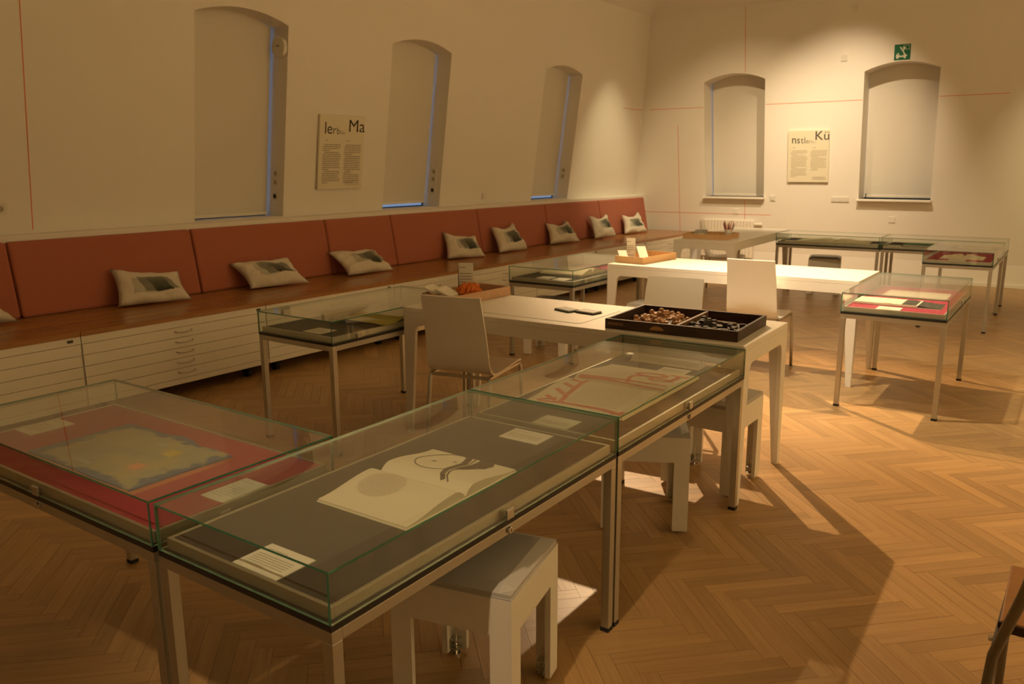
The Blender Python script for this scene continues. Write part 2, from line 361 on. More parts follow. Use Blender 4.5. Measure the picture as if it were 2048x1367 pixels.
def blind(f, win, dep, gl, gr, gb, label, clips=False):
    ul, ur, zb, zs, za = win; h = (za - zs)
    o = arch(ul + gl, ur - gr, zb + gb, zs + .003, za + .004); N = len(o)
    base = f((ul + ur) / 2, zb + gb, dep); t = thing('roller_blind', label, 'blind', base)
    def loc(u, z, dd): return f(u, z, dd) - base
    b = MB(); b.add([loc(*p, dep - .002) for p in o] + [loc(*p, dep) for p in o], [tuple(range(N))[::-1], tuple(range(N, 2 * N))] + [(i, (i + 1) % N, N + (i + 1) % N, N + i) for i in range(N)])
    part('blind_fabric', b, M['blind'], t)
    b = MB(); p = [loc(ul + gl, zb + gb - .004, dep - .014), loc(ur - gr, zb + gb - .004, dep - .014), loc(ur - gr, zb + gb + .022, dep - .014), loc(ul + gl, zb + gb + .022, dep - .014)]
    q = [loc(ul + gl, zb + gb - .004, dep + .002), loc(ur - gr, zb + gb - .004, dep + .002), loc(ur - gr, zb + gb + .022, dep + .002), loc(ul + gl, zb + gb + .022, dep + .002)]
    b.add(p + q, [(0, 1, 2, 3), (7, 6, 5, 4), (0, 4, 5, 1), (1, 5, 6, 2), (2, 6, 7, 3), (3, 7, 4, 0)]); part('bottom_bar', b, M['white'], t)
    if clips:
        for u in (ul + gl + .03, ur - gr - .03):
            b = MB(); c = loc(u, zb + gb, dep - .02); b.box(c.x - .006, c.y - .006, c.z - .012, c.x + .006, c.y + .006, c.z + .05); part('cord_clip', b, M['rubber'], t)
names = ['first', 'second', 'third']
for i, w in enumerate(LWIN):
    window(i + 1, LW, w, .225, None, False)
    blind(LW, w, .21, .004, (.022, .020, .020)[i], (.016, .045, .045)[i],
          ('pale grey blind in the largest arched window, left of the left poster', 'pale grey blind in the arched window right of the left poster', 'pale grey blind in the narrow-looking arched window nearest the room corner')[i])
for i, w in enumerate(BWIN):
    window(i + 4, BW, w, .33, None, True)
    blind(BW, w, .30, (.020, .004)[i], .004, (.004, .016)[i],
          ('pale grey blind left of the right poster, its right edge in shadow', 'brightly lit blind under the green rescue sign')[i], clips=(i == 1))

# ------------------------------------------------------------------ parquet floor
b = MB(); b.box(-6.3, -3.0, -.06, 3.2, 12.2, -.0045)
FL = part('floor', b, M['dark_gap'], None, kind='structure')
Wd = .06; s2 = math.sqrt(.5); U0, V0 = 2.226, -3.251
def uv2w(u, v): return ((u + v) * s2, (u - v) * s2)
planks = []
rng = random.Random(11)
for i in range(-260, 260):
    for j in range(-260, 260):
        mm = (i - j) % 14
        if mm == 1: u0, u1, v0, v1, kk = i, i + 7, j, j + 1, 0
        elif mm == 0: u0, u1, v0, v1, kk = i, i + 1, j, j + 7, 1
        else: continue
        u0, u1, v0, v1 = U0 + u0 * Wd, U0 + u1 * Wd, V0 + v0 * Wd, V0 + v1 * Wd
        cx, cy = uv2w((u0 + u1) / 2, (v0 + v1) / 2)
        if not (-6.2 < cx < 3.3 and -3.1 < cy < 12.3): continue
        g = .0005; dz = rng.uniform(-.0003, .0003); tone = min(1, max(0, rng.gauss(.5, .19)))
        c = [uv2w(u0 + g, v0 + g), uv2w(u1 - g, v0 + g), uv2w(u1 - g, v1 - g), uv2w(u0 + g, v1 - g)]
        planks.append((cx, cy, kk, dz, (tone, rng.random(), rng.random()), c))
def view(p):
    v = Vector(p) - Vector((0, 0, 1.55)); z = v.dot(fw)
    if z < .3: return None
    return 1024 + 1631.22 * v.dot(rt) / z, 683.5 - 1631.22 * v.dot(up) / z, z
def hidden(x, y):                                 # under the two near mats
    t = (1.55 - .66) / 1.55; hx, hy = x * t, y * t
    return (-1.78 < hx < -1.17 and 1.03 < hy < 2.27) or (-3.0 < hx < -1.8 and 1.03 < hy < 1.62) or (-1.78 < hx < -1.3 and 2.27 < hy < 3.4)
cand = []
for n, p in enumerate(planks):
    q = view((p[0], p[1], 0))
    if q and -20 < q[0] < 2068 and 0 < q[1] < 1390 and not hidden(p[0], p[1]): cand.append((q[2], n))
near = set(n for _, n in sorted(cand)[:300])
def plank_geo(p, bx, off):
    h = p[3]; vs = [Vector((x - off[0], y - off[1], h)) for x, y in p[5]] + [Vector((x - off[0], y - off[1], -.0045)) for x, y in p[5]]
    e = [(0, 1, 2, 3), (0, 4, 5, 1), (1, 5, 6, 2), (2, 6, 7, 3), (3, 7, 4, 0)]
    e[0] = (3, 2, 1, 0); bx.mi = p[2]; bx.add(vs, e)
def tone_attr(me, cols):
    a = me.color_attributes.new('tone', 'FLOAT_COLOR', 'POINT'); flat = []
    for c in cols: flat += [c[0], c[0], c[0], 1.0] * 8
    a.data.foreach_set('color', flat)
bs = MB(); cs = []
for n, p in enumerate(planks):
    if n in near:
        bx = MB(); plank_geo(p, bx, (p[0], p[1])); me = bx.mesh('plank', [M['parquet_a'], M['parquet_b']]); tone_attr(me, [p[4]])
        link('plank', me, FL, loc=(p[0], p[1], 0))
    else: plank_geo(p, bs, (0, 0)); cs.append(p[4])
me = bs.mesh('parquet_field', [M['parquet_a'], M['parquet_b']]); tone_attr(me, cs)
link('parquet_field', me, FL, kind='stuff')

# ------------------------------------------------------------------ red tape lines on the walls
def tape(f, u0, z0, u1, z1, label, w=.007):
    b = MB(); e = -.0012
    if u0 == u1: pts = [(u0 - w / 2, z0), (u0 + w / 2, z0), (u0 + w / 2, z1), (u0 - w / 2, z1)]
    else: pts = [(u0, z0 - w / 2), (u1, z0 - w / 2), (u1, z1 + w / 2), (u0, z1 + w / 2)]
    b.add([f(*p, e) for p in pts] + [f(*p, .0) for p in pts], [(0, 1, 2, 3), (3, 2, 6, 7), (0, 4, 5, 1)])
    part('tape_line', b, M['tape_red'], None, label=label, cat='tape')
tape(LW, 2.825, 1.13, 2.825, 3.69, 'thin red vertical line on the left wall beside the big window')
tape(BW, -4.17, 2.84, -4.17, 3.69, 'red vertical line above the arched window left of the right poster')
tape(BW, -4.17, .77, -4.17, 1.06, 'short red vertical line between window sill and radiator')
tape(BW, -5.205, .50, -5.205, 2.154, 'red vertical line on the back wall near the corner')
tape(BW, -5.66, 2.392, -4.79, 2.392, 'red horizontal line from the room corner to the first back window')
tape(BW, -3.88, 2.392, -2.59, 2.392, 'red horizontal line above the right poster, between the two back windows')
tape(BW, -1.68, 2.392, -.906, 2.392, 'red horizontal line right of the brightly lit window')
tape(BW, -5.90, .842, -3.785, .842, 'low red horizontal line above the radiator')
tape(LW, 11.19, 2.39, 11.80, 2.39, 'short red line on the left wall running into the corner')

# ------------------------------------------------------------------ posters, sign, switches
def txt(s, size, mat, parent, x, y, z=.0012, sx=1.0, name='lettering', fit=None):
    cu = bpy.data.curves.new('t', 'FONT'); cu.body = s; cu.size = size; cu.resolution_u = 3
    to = bpy.data.objects.new('t', cu); COL.objects.link(to); bpy.context.view_layer.update()
    me = bpy.data.meshes.new_from_object(to.evaluated_get(bpy.context.evaluated_depsgraph_get()))
    COL.objects.unlink(to); bpy.data.objects.remove(to)
    xs = [v.co.x for v in me.vertices]; mn = min(xs); raw = max(xs) - mn
    if parent is None: bpy.data.meshes.remove(me); return raw
    if fit: sx = fit / raw
    for v in me.vertices: v.co.x -= mn
    me.name = name; me.materials.clear(); me.materials.append(mat)
    for v in me.vertices: v.co = Vector((v.co.x * sx + x, v.co.y + y, z))
    wd = max((v.co.x for v in me.vertices), default=x) - x
    link(name, me, parent); return wd
def text_lines(parent, x, y, w, dy, n, mat, th=.35, z=.001, name='body_text', seed=1, indent=(), short=()):
    r = random.Random(seed); b = MB()
    for i in range(n):
        if i in short: ww = w * r.uniform(.3, .6)
        else: ww = w * r.uniform(.90, 1)
        cx = x + (w * .08 if i in indent else 0); yy = y - i * dy
        while cx < x + ww - .004:
            l = min(r.uniform(.02, .075) * w / .26, x + ww - cx); b.add([(cx, yy, z), (cx + l, yy, z), (cx + l, yy + dy * th, z), (cx, yy + dy * th, z)], [(0, 1, 2, 3)]); cx += l + w * .016
    part(name, b, mat, parent)
def poster(f, u0, u1, z0, z1, label, flip, words, tail):
    cu, cz = (u0 + u1) / 2, (z0 + z1) / 2
    m = frameM(f, cu, cz)
    if m.col[2].to_3d().dot(Vector((.7, -.7, 0))) < 0:   # face the room
        m = m @ Matrix.Rotation(math.pi, 4, 'Y')
    w, h = u1 - u0, (z1 - z0) * 1.01
    m = m @ Matrix.Translation((0, 0, .030))
    t = link('poster_board', None, None, label, 'poster', mw=m)
    b = MB(); b.box(-w / 2, -h / 2, -.022, w / 2, h / 2, 0); part('board', b, M['poster'], t, bevel=.001)
    x = -w / 2
    big, small = words
    isM = big[0] == 'M'
    txt(big, .165 if isM else .172, M['ink'], t, w / 2 - (.36 if isM else .33) * w, h / 2 - (.146 if isM else .129), fit=(.36 if isM else .325) * w)
    sz = [1, .95, .72, .56, .46, .28, .20] if isM else [1, .90, .82, .76, .60, .50, .42, .28, .20, .15]
    span = (.455 if isM else .60) * w; x0 = -w / 2 + (.11 if isM else .10) * w
    wid = [txt(ch, .155 * k, None, None, 0, 0) + .014 * k for ch, k in zip(small, sz)]
    sc_ = span / sum(wid)
    tones = [M['ink'], M['ink'], M['ink_mid'], M['ink_mid'], M['ink_soft'], M['ink_soft'], M['ink_faint'], M['ink_faint'], M['ink_faint'], M['ink_faint']]
    for i, ch in enumerate(small):
        txt(ch, .155 * sz[i], tones[min(i, 9)], t, x0, h / 2 - .171, sx=sc_); x0 += wid[i] * sc_
    bt = M['ink_soft'] if isM else M['ink_faint']
    dy = .0178
    text_lines(t, x + .065, h / 2 - .235, .045, .012, 1, M['ink_soft'], name='heading', seed=3)
    text_lines(t, x + .335, h / 2 - .235, .050, .012, 1, M['ink_soft'], name='heading', seed=4)
    text_lines(t, x + .045, h / 2 - .275, .225, dy, 21, bt, seed=5, indent=(0, 4, 14), short=(3, 13, 20))
    text_lines(t, x + .315, h / 2 - .275, .225, dy, 21 if big[0] == 'M' else 16, bt, seed=6, indent=(0, 6, 14), short=(5, 14, 15, 20))
    text_lines(t, x + .345, -h / 2 + .072, .19, .009, 5, M['ink_faint'], name='small_print', seed=8)
    return t
poster(LW, 5.385, 5.955, 1.352, 2.035, 'cream text poster on the left wall reading Ma lerbuch', -1, ('Ma', 'lerbuch'), .84)
poster(BW, -3.543, -2.987, 1.325, 2.025, 'cream text poster on the back wall reading Kü nstlerbuch', 1, ('Kü', 'nstlerbuch'), .84)

m = frameM(BW, -2.141, 2.948)
if m.col[2].y > 0: m = m @ Matrix.Rotation(math.pi, 4, 'Y')
m = m @ Matrix.Translation((0, 0, .004))
sg = link('rescue_sign', None, None, 'green square sign with a white ladder truck above the bright window', 'sign', mw=m)
b = MB(); b.box(-.095, -.095, -.003, .095, .095, 0); part('sign_plate', b, M['sign_green'], sg)
def flat(pts, z=.0008):
    b = MB(); b.add([(x, y, z) for x, y in pts], [tuple(range(len(pts)))]); return b
b = flat([(-.072, -.045), (-.072, -.030), (-.055, -.010), (-.038, -.010), (-.036, -.040), (.018, -.042), (.018, -.058), (-.072, -.062)]); b.add([(-.062, -.031, .0012), (-.047, -.031, .0012), (-.047, -.020, .0012), (-.057, -.020, .0012)], [(0, 1, 2, 3)])
part('truck_symbol', b, M['sign_white'], sg)
b = MB(); b.add([(-.060, -.032, .0014), (-.048, -.032, .0014), (-.048, -.020, .0014), (-.055, -.020, .0014)], [(0, 1, 2, 3)]); part('cab_window', b, M['sign_green'], sg)
b = MB()
for cx in (-.055, .030): b.prism([(cx + .014 * math.cos(a * math.pi / 6), -.063 + .014 * math.sin(a * math.pi / 6)) for a in range(12)], .0002, .0012)
part('wheel_symbol', b, M['sign_white'], sg)
b = flat([(.012, -.045), (.048, -.055), (.060, -.040), (.038, -.028), (-.022, .066), (-.034, .060), (.018, -.018)]); part('ladder_symbol', b, M['sign_white'], sg)
b = flat([(.002, .018), (.014, .012), (.026, .036), (.046, .040), (.034, .058), (.012, .072), (.004, .062), (.014, .050), (-.004, .052), (-.002, .044), (.012, .040)]); part('person_symbol', b, M['sign_white'], sg)
b = MB()
for q in ((.012, .078, .080, .082), (.076, .030, .080, .080), (.040, .028, .080, .032)): b.add([(q[0], q[1], .0008), (q[2], q[1], .0008), (q[2], q[3], .0008), (q[0], q[3], .0008)], [(0, 1, 2, 3)])
part('opening_symbol', b, M['sign_white'], sg)

def wallplate(f, u, z, label, w=.08, h=.08, n=1, kind='rocker', name='wall_switch', cat='switch', mat='plastic'):
    m = frameM(f, u, z)
    if m.col[2].to_3d().dot(Vector((.7, -.7, 0))) < 0: m = m @ Matrix.Rotation(math.pi, 4, 'Y')
    t = link(name, None, None, label, cat, mw=m)
    b = MB(); b.box(-w * n / 2, -h / 2, 0, w * n / 2, h / 2, .009); part('face_plate', b, M[mat], t, bevel=.002)
    for i in range(n):
        cx = (i - (n - 1) / 2) * w
        if kind == 'rocker':
            b = MB(); b.box(cx - w * .34, -h * .34, .009, cx + w * .34, h * .34, .014); part('rocker', b, M[mat], t, bevel=.0015)
        elif kind == 'socket':
            b = MB(); b.cyl((cx, 0, .0088), .022, .001, seg=16); part('socket_well', b, M['ink_faint'], t)
            b = MB(); b.cyl((cx - .009, 0, .0095), .003, .001, seg=8); b.cyl((cx + .009, 0, .0095), .003, .001, seg=8); part('pin_hole', b, M['ink'], t)
    return t
wallplate(LW, 8.02, 1.205, 'small white switch on the left wall between second and third windows', kind='rocker', n=1)
wallplate(LW, 2.62, 1.285, 'white socket at the left edge of the picture', n=1, kind='socket', name='wall_socket', cat='socket')
wallplate(BW, -3.755, 1.088, 'white switch right of the sill of the shadowed back window')
wallplate(BW, -2.82, 1.088, 'row of three white switches below the right poster', n=3)
wallplate(BW, -4.30, .885, 'flat pale square cover above the radiator', kind='none', name='cover_plate', cat='plate', mat='wall')
wallplate(BW, -2.14, .830, 'flat pale square cover below the bright window', kind='none', name='cover_plate', cat='plate', mat='wall')
wallplate(BW, -2.84, 2.93, 'small square sensor cover left of the rescue sign', kind='none', name='cover_plate', cat='plate')
wallplate(BW, -2.74, 3.53, 'small square cover high on the back wall', kind='none', name='cover_plate', cat='plate')
def reveal_plate(win, dx, z, label, kind='socket', r=.04):
    u = win[1]; base = LW(u, z, dx)
    t = link('reveal_socket' if kind != 'disc' else 'alarm_sounder', None, None, label, 'socket' if kind != 'disc' else 'alarm', loc=base)
    b = MB()
    if kind == 'disc':
        b.cyl((0, -.030, 0), .085, .030, 'y', 20, .095); part('housing', b, M['plastic'], t, bevel=.004)
        b = MB(); b.box(-.02, -.034, .002, .02, -.030, .014); part('grille', b, M['ink_faint'], t)
    else:
        b.box(-r, -.010, -r, r, 0, r); part('face_plate', b, M['plastic'], t, bevel=.002)
        b = MB(); b.cyl((0, -.0112, 0), .022, .0012, 'y', 14); part('socket_well', b, M['ink_faint'] if kind == 'socket' else M['ink'], t)
WN = ('largest window', 'second window', 'third window')
for wi in range(3):
    for zi, (z, kd, nm) in enumerate(((1.50, 'socket', 'upper'), (1.42, 'socket', 'middle'), (1.295, 'jack', 'lowest'))):
        if wi == 2 and zi == 2: continue
        reveal_plate(LWIN[wi], .11, z, '%s white socket in the right reveal of the %s' % (nm, WN[wi]), kd)
reveal_plate(LWIN[0], .10, 2.58, 'round white alarm sounder in the upper reveal of the largest window', 'disc')

# radiator
t = thing('radiator', 'cream column radiator on the back wall behind the pencil tray', 'radiator', (-4.42, 12.06, 0))
for i in range(16):
    b = MB(); x = -.375 + i * .05; b.box(x - .0232, -.03, .20, x + .0232, .03, .735); part('column', b, M['radiator'], t, bevel=.005)
for q in ((.735, .752), (.205, .235)):
    b = MB(); b.box(-.40, -.025, q[0], .40, .025, q[1]); part('header_rail', b, M['radiator'], t, bevel=.004)
b = MB(); b.cyl((.40, 0, .70), .012, .06, 'x', 10); b.cyl((.46, 0, .70), .020, .06, 'x', 12); part('valve', b, M['radiator'], t)
b = MB(); b.cyl((-.36, 0, 0), .010, .21, 'z', 8); b.cyl((.36, 0, 0), .010, .21, 'z', 8); part('pipe', b, M['radiator'], t)

# ------------------------------------------------------------------ bench: plan chests, wooden tops, back cushions
def BX(y, off=0): return -5.055 + .0155 * y + off          # front face line of the chests
JY = [1.13, 2.53, 3.92, 5.31, 6.42, 7.58, 8.95, 10.29, 11.75]
WHERE = ['at the left edge of the picture', 'behind the nearest left glass case', 'behind the case with the yellow sheet', 'behind the orange wool tray', 'left of the far left glass case',
         'behind the far left glass case', 'behind the pale wooden tray', 'nearest the room corner']
for i in range(8):
    y0, y1 = JY[i], JY[i + 1]; L = y1 - y0
    t = thing('plan_chest', 'white flat-drawer chest under the bench, ' + WHERE[i], 'chest', (BX(y0, 0), y0, 0), -.0155, 'plan chests under the bench')
    b = MB(); b.box(-.83, .003, .09, -.018, L - .003, .535); part('body', b, M['chest'], t)
    b = MB(); b.box(-.018, .003, .488, 0, L - .003, .535); part('header_strip', b, M['chest'], t, bevel=.001)
    b = MB(); b.box(-.018, .003, .09, 0, L - .003, .128); part('plinth_strip', b, M['chest'], t, bevel=.001)
    for k in range(5):
        z0 = .1305 + k * .0715
        b = MB(); b.box(-.018, .006, z0, -.001, L - .006, z0 + .0685); dr = part('drawer', b, M['chest'], t, bevel=.001)
        b = MB(); c = L / 2; b.tube([(-.001, c - .065, z0 + .045), (.020, c - .055, z0 + .040), (.026, c, z0 + .036), (.020, c + .055, z0 + .040), (-.001, c + .065, z0 + .045)], .004, 6)
        part('handle', b, M['steel'], dr)
    b = MB(); b.box(0, L - .085, .505, .003, L - .050, .522); part('lock_plate', b, M['type_metal'], t)
    b = MB(); b.box(0, .02, .495, .001, .13, .522); part('label_holder', b, M['paper'], t)
    for cx in (-.10, -.70):
        for cy in (.13, L - .13):
            b = MB(); b.cyl((cx, cy - .018, .038), .038, .036, 'y', 16); cst = part('caster', b, M['rubber'], t)
            b = MB(); b.box(cx - .02, cy - .024, .05, cx + .02, cy + .024, .09); part('bracket', b, M['black'], cst)
    e = .045 if i == 7 else 0
    tt = thing('bench_top', 'glossy brown wooden bench board, ' + WHERE[i], 'board', (BX(y0, 0), y0, .535), -.0155, 'wooden boards of the bench')
    b = MB(); b.box(-.88, .0015, .0, .004, L - .0015 + e * 6.0, .030); part('board', b, M['bench_wood'], tt, bevel=.0015)
CY = [1.16, 2.555, 3.925, 5.325, 6.20, 7.63, 9.06, 10.46, 11.90]
CW = ['left of the first seam, at the picture edge', 'behind the nearest full pillow', 'behind the second full pillow', 'narrow one, right of the third pillow', 'wide one behind the fourth pillow',
      'behind the fifth pillow', 'behind the sixth pillow', 'brightest one, at the room corner end']
for i in range(8):
    y0, y1 = CY[i], CY[i + 1]; L = y1 - y0
    t = thing('back_cushion', 'rust orange upholstered back cushion, ' + CW[i], 'cushion', (-5.835 + .0155 * y0, y0, .566), -.0155, 'rust orange back cushions')
    b = MB(); n = 14
    b.box(-.065, .004, 0, 0, L - .004, .505, Matrix(((1, 0, -.185, 0), (0, 1, 0, 0), (0, 0, 1, 0), (0, 0, 0, 1))))
    part('upholstery', b, M['orange'], t, bevel=.018)
    b = MB(); b.box(-.080, .03, .03, -.066, L - .03, .49, Matrix(((1, 0, -.185, 0), (0, 1, 0, 0), (0, 0, 1, 0), (0, 0, 0, 1)))); part('backing_board', b, M['chair_edge'], t)

# pillows: corner points BL, BR, TR, TL in the room
def pillow(i, BL, BR, TR, TL, label, puff=.060):
    n = 18; BL, BR, TR, TL = map(Vector, (BL, BR, TR, TL)); c = (BL + BR + TR + TL) / 4
    nrm = (BR - BL).cross(TL - BL).normalized()
    if nrm.x < 0: nrm = -nrm
    sag = (.12, .22, .06, .14, .34, .42, .46, .40, .46)[i]; r = random.Random(40 + i); ph = [r.uniform(0, 6.28) for _ in range(8)]
    b = MB(); g = {}; 
    def P(a, d, side):
        e = .10; ua = a * 2 - 1; ud = d * 2 - 1
        a2 = .5 + ua / 2 * (1 - e * (1 - ud * ud)); d2 = .5 + ud / 2 * (1 - (sag if ud > 0 else e * .25) * (1 - ua * ua) ** 1.3)
        p = BL * (1 - a2) * (1 - d2) + BR * a2 * (1 - d2) + TR * a2 * d2 + TL * (1 - a2) * d2
        th = (max(0, 1 - ua ** 4) * max(0, 1 - ud ** 4)) ** .55
        wr = .0095 * th ** .4 * (math.sin(13 * a + 5 * d + ph[0]) + math.sin(21 * d - 7 * a + ph[1]) * .7 + math.sin(31 * a + 16 * d + ph[2]) * .4) + .012 * th * math.sin(5 * a + ph[3]) * math.sin(4 * d + ph[4])
        return p + nrm * (side * puff * (1 if side > 0 else .35) * th + wr * (1 if side > 0 else .3)) - c
    vs = []; uvs = []
    for side in (1, -1):
        for x in range(n + 1):
            for y in range(n + 1): vs.append(P(x / n, y / n, side)); uvs.append((x / n, y / n))
    fs = []; N = (n + 1) ** 2
    for side in (0, 1):
        for x in range(n):
            for y in range(n):
                q = [side * N + x * (n + 1) + y, side * N + (x + 1) * (n + 1) + y, side * N + (x + 1) * (n + 1) + y + 1, side * N + x * (n + 1) + y + 1]
                fs.append(tuple(q if side == 0 else q[::-1]))
    b.add(vs, fs); me = b.mesh('pillow', M['pillow']); uvl = me.uv_layers.new(name='uv')
    du, dv = r.uniform(-.06, .02), r.uniform(-.06, .06)
    for p in me.polygons:
        for li in p.loop_indices:
            vi = me.loops[li].vertex_index; q = uvs[vi]; uvl.data[li].uv = (q[0] + du, q[1] + dv) if vi < N else (-1, -1)
    import bmesh
    bm = bmesh.new(); bm.from_mesh(me); bmesh.ops.remove_doubles(bm, verts=bm.verts, dist=.0004); bm.to_mesh(me); bm.free()
    o = link('pillow', me, None, label, 'pillow', 'printed pillows on the bench', loc=c, smooth=True)
PL = [((-5.62, 1.98, .585), (-5.64, 2.46, .580), (-5.80, 2.32, .80), (-5.80, 1.93, .80)),
      ((-5.63, 3.13, .580), (-5.49, 3.64, .580), (-5.765, 3.72, .765), (-5.785, 3.18, .835)),
      ((-5.56, 4.23, .580), (-5.45, 4.76, .580), (-5.755, 4.80, .765), (-5.775, 4.19, .775)),
      ((-5.50, 5.27, .580), (-5.45, 5.83, .580), (-5.74, 5.85, .750), (-5.765, 5.26, .785)),
      ((-5.60, 6.82, .580), (-5.43, 7.29, .580), (-5.74, 7.50, .780), (-5.765, 6.94, .86)),
      ((-5.52, 7.67, .580), (-5.47, 8.20, .580), (-5.73, 8.24, .890), (-5.74, 7.79, .86)),
      ((-5.58, 8.87, .580), (-5.45, 9.43, .580), (-5.71, 9.46, .850), (-5.73, 8.98, .84)),
      ((-5.49, 9.88, .580), (-5.42, 10.38, .580), (-5.68, 10.52, .885), (-5.70, 10.05, .87)),
      ((-5.52, 10.82, .580), (-5.40, 11.36, .580), (-5.66, 11.50, .870), (-5.68, 11.02, .84))]
PLB = ['cut off by the left picture edge', 'slumped, nearest fully visible one', 'lying flattest, above the left case', 'third full one from the left, lying low', 'standing, above the small text card',
       'leaning left of the far left case', 'leaning above the far left case', 'second from the room corner', 'brightest, last before the room corner']
for i, p in enumerate(PL): pillow(i, *p, 'cream crumpled pillow with grey print, ' + PLB[i])

# ------------------------------------------------------------------ glass display cases
GT = .755
def pane(parent, x0, y0, z0, x1, y1, z1):
    b = MB(); dx, dy, dz = x1 - x0, y1 - y0, z1 - z0; th = min(dx, dy, dz)
    b.box(x0, y0, z0, x1, y1, z1)
    order = ['z', 'z', 'y', 'x', 'y', 'x']; ax = 'x' if dx == th else ('y' if dy == th else 'z')
    b.m = [0 if o == ax else 1 for o in order]
    return part('glass_pane', b, [M['glass'], M['glass_edge']], parent)
def case(x0, y0, x1, y1, mat, label, clasps=(), longy=True, mat_label=None, gap=(0, 0)):
    cx, cy = (x0 + x1) / 2, (y0 + y1) / 2; X, Y = (x1 - x0) / 2, (y1 - y0) / 2
    t = thing('display_case', label, 'display case', (cx, cy, 0), 0, 'glass topped display cases')
    e = .003; X -= e; Y -= e; g = .015
    for sx in (-1, 1):
        for sy in (-1, 1):
            b = MB(); ox, oy = sx * (X - .016), sy * (Y - .016); b.box(ox - g, oy - g, .014, ox + g, oy + g, .590); lg = part('leg', b, M['steel'], t, bevel=.0015)
            b = MB(); b.box(ox - g - .001, oy - g - .001, 0, ox + g + .001, oy + g + .001, .015); part('rubber_foot', b, M['rubber'], lg)
    for q in ((-X + .001, -Y + .001, X - .001, -Y + .031), (-X + .001, Y - .031, X - .001, Y - .001), (-X + .001, -Y + .031, -X + .031, Y - .031), (X - .031, -Y + .031, X - .001, Y - .031)):
        b = MB(); b.box(q[0], q[1], .590, q[2], q[3], .618); part('rail', b, M['steel'], t, bevel=.001)
    b = MB(); b.box(-X, -Y, .618, X, Y, .634); part('base_plate', b, M['black'], t, bevel=.001)
    i = .016
    for q in ((-X + i, -Y + i, X - i, -Y + i + .010), (-X + i, Y - i - .010, X - i, Y - i), (-X + i, -Y + i + .010, -X + i + .010, Y - i - .010), (X - i - .010, -Y + i + .010, X - i, Y - i - .010)):
        b = MB(); b.box(q[0], q[1], .634, q[2], q[3], .664); part('rim_strip', b, M['alu'], t, bevel=.001)
    b = MB(); j = i + .0105; b.box(-X + j, -Y + j, .634, X - j, Y - j, .662); part('mat_board', b, mat, t, label=mat_label)
    p = .006; zb = .6345
    pane(t, -X, -Y, zb, -X + p, Y, GT - p); pane(t, X - p, -Y, zb, X, Y, GT - p)
    pane(t, -X + p + .0002, -Y, zb, X - p - .0002, -Y + p, GT - p); pane(t, -X + p + .0002, Y - p, zb, X - p - .0002, Y, GT - p)
    pane(t, -X, -Y, GT - p + .0002, X, Y, GT)
    for side, pos, lock in clasps:
        if side in 'EW': s = 1 if side == 'E' else -1; oy = pos - cy; mt = Matrix.Translation((s * X, oy, 0)) @ Matrix.Diagonal((s, 1, 1, 1))
        else: s = 1 if side == 'N' else -1; ox = pos - cx; mt = Matrix.Translation((ox, s * Y, 0)) @ Matrix.Rotation(R(90 * s), 4, 'Z')
        b = MB(); b.box(.0, -.016, .636, .007, .016, .664, mt); b.box(-.020, -.016, .6645, .007, .016, .667, mt) if False else None
        part('clasp', b, M['steel'], t, bevel=.0015)
        if lock:
            b = MB(); q = MB(); q.cyl((0, 0, .604), .0095, .008, 'x', 16); b.add([mt @ Vector(v) for v in q.v], q.f); kn = part('lock_barrel', b, M['chrome'], t, bevel=.001)
            b = MB(); b.box(.008, -.0012, .600, .0085, .0012, .608, mt); part('keyhole', b, M['ink'], kn)
    return t
CASES = dict(A=(-3.010, 1.020, -1.797, 1.630), B=(-1.780, 1.020, -1.163, 2.272), C=(-1.780, 2.278, -1.163, 3.490), L=(-3.812, 2.925, -3.200, 4.130),
             Mm=(-3.848, 5.475, -3.230, 6.690), Rr=(-1.225, 5.450, -.605, 6.660), N1=(-3.030, 9.920, -1.862, 10.520), N2=(-1.850, 9.930, -.648, 10.530), Ss=(-1.240, 8.680, -.640, 9.890))
case(*CASES['A'], M['mat_red'], 'near left glass case with red mat and a blue-edged collage', [('S', -2.377, True)])
case(*CASES['B'], M['mat_grey'], 'nearest glass case with grey mat and an open book with a circle drawing', [('E', 1.655, True), ('W', 1.222, False)])
case(*CASES['C'], M['mat_grey'], 'glass case against the near white table holding the red-lettered book', [('E', 2.87, True)])
case(*CASES['L'], M['mat_grey'], 'glass case by the bench holding a curved book and yellow sheet', [('E', 3.124, False)])
case(*CASES['Mm'], M['mat_grey'], 'far left glass case with an open book and a pink booklet', [('E', 5.68, False)])
case(*CASES['Rr'], M['mat_red'], 'glass case with red mat at the right end of the middle white table', [('E', 6.15, True)])
case(*CASES['N1'], M['mat_black'], 'black-matted glass case against the back wall, left one of the pair', [('S', -2.84, False), ('S', -2.04, False)])
case(*CASES['N2'], M['mat_black'], 'black-matted glass case by the back wall holding a green book', [('S', -1.64, False)])
case(*CASES['Ss'], M['mat_red'], 'farthest red-matted glass case at the right, in front of the back row', [('E', 9.19, False)])

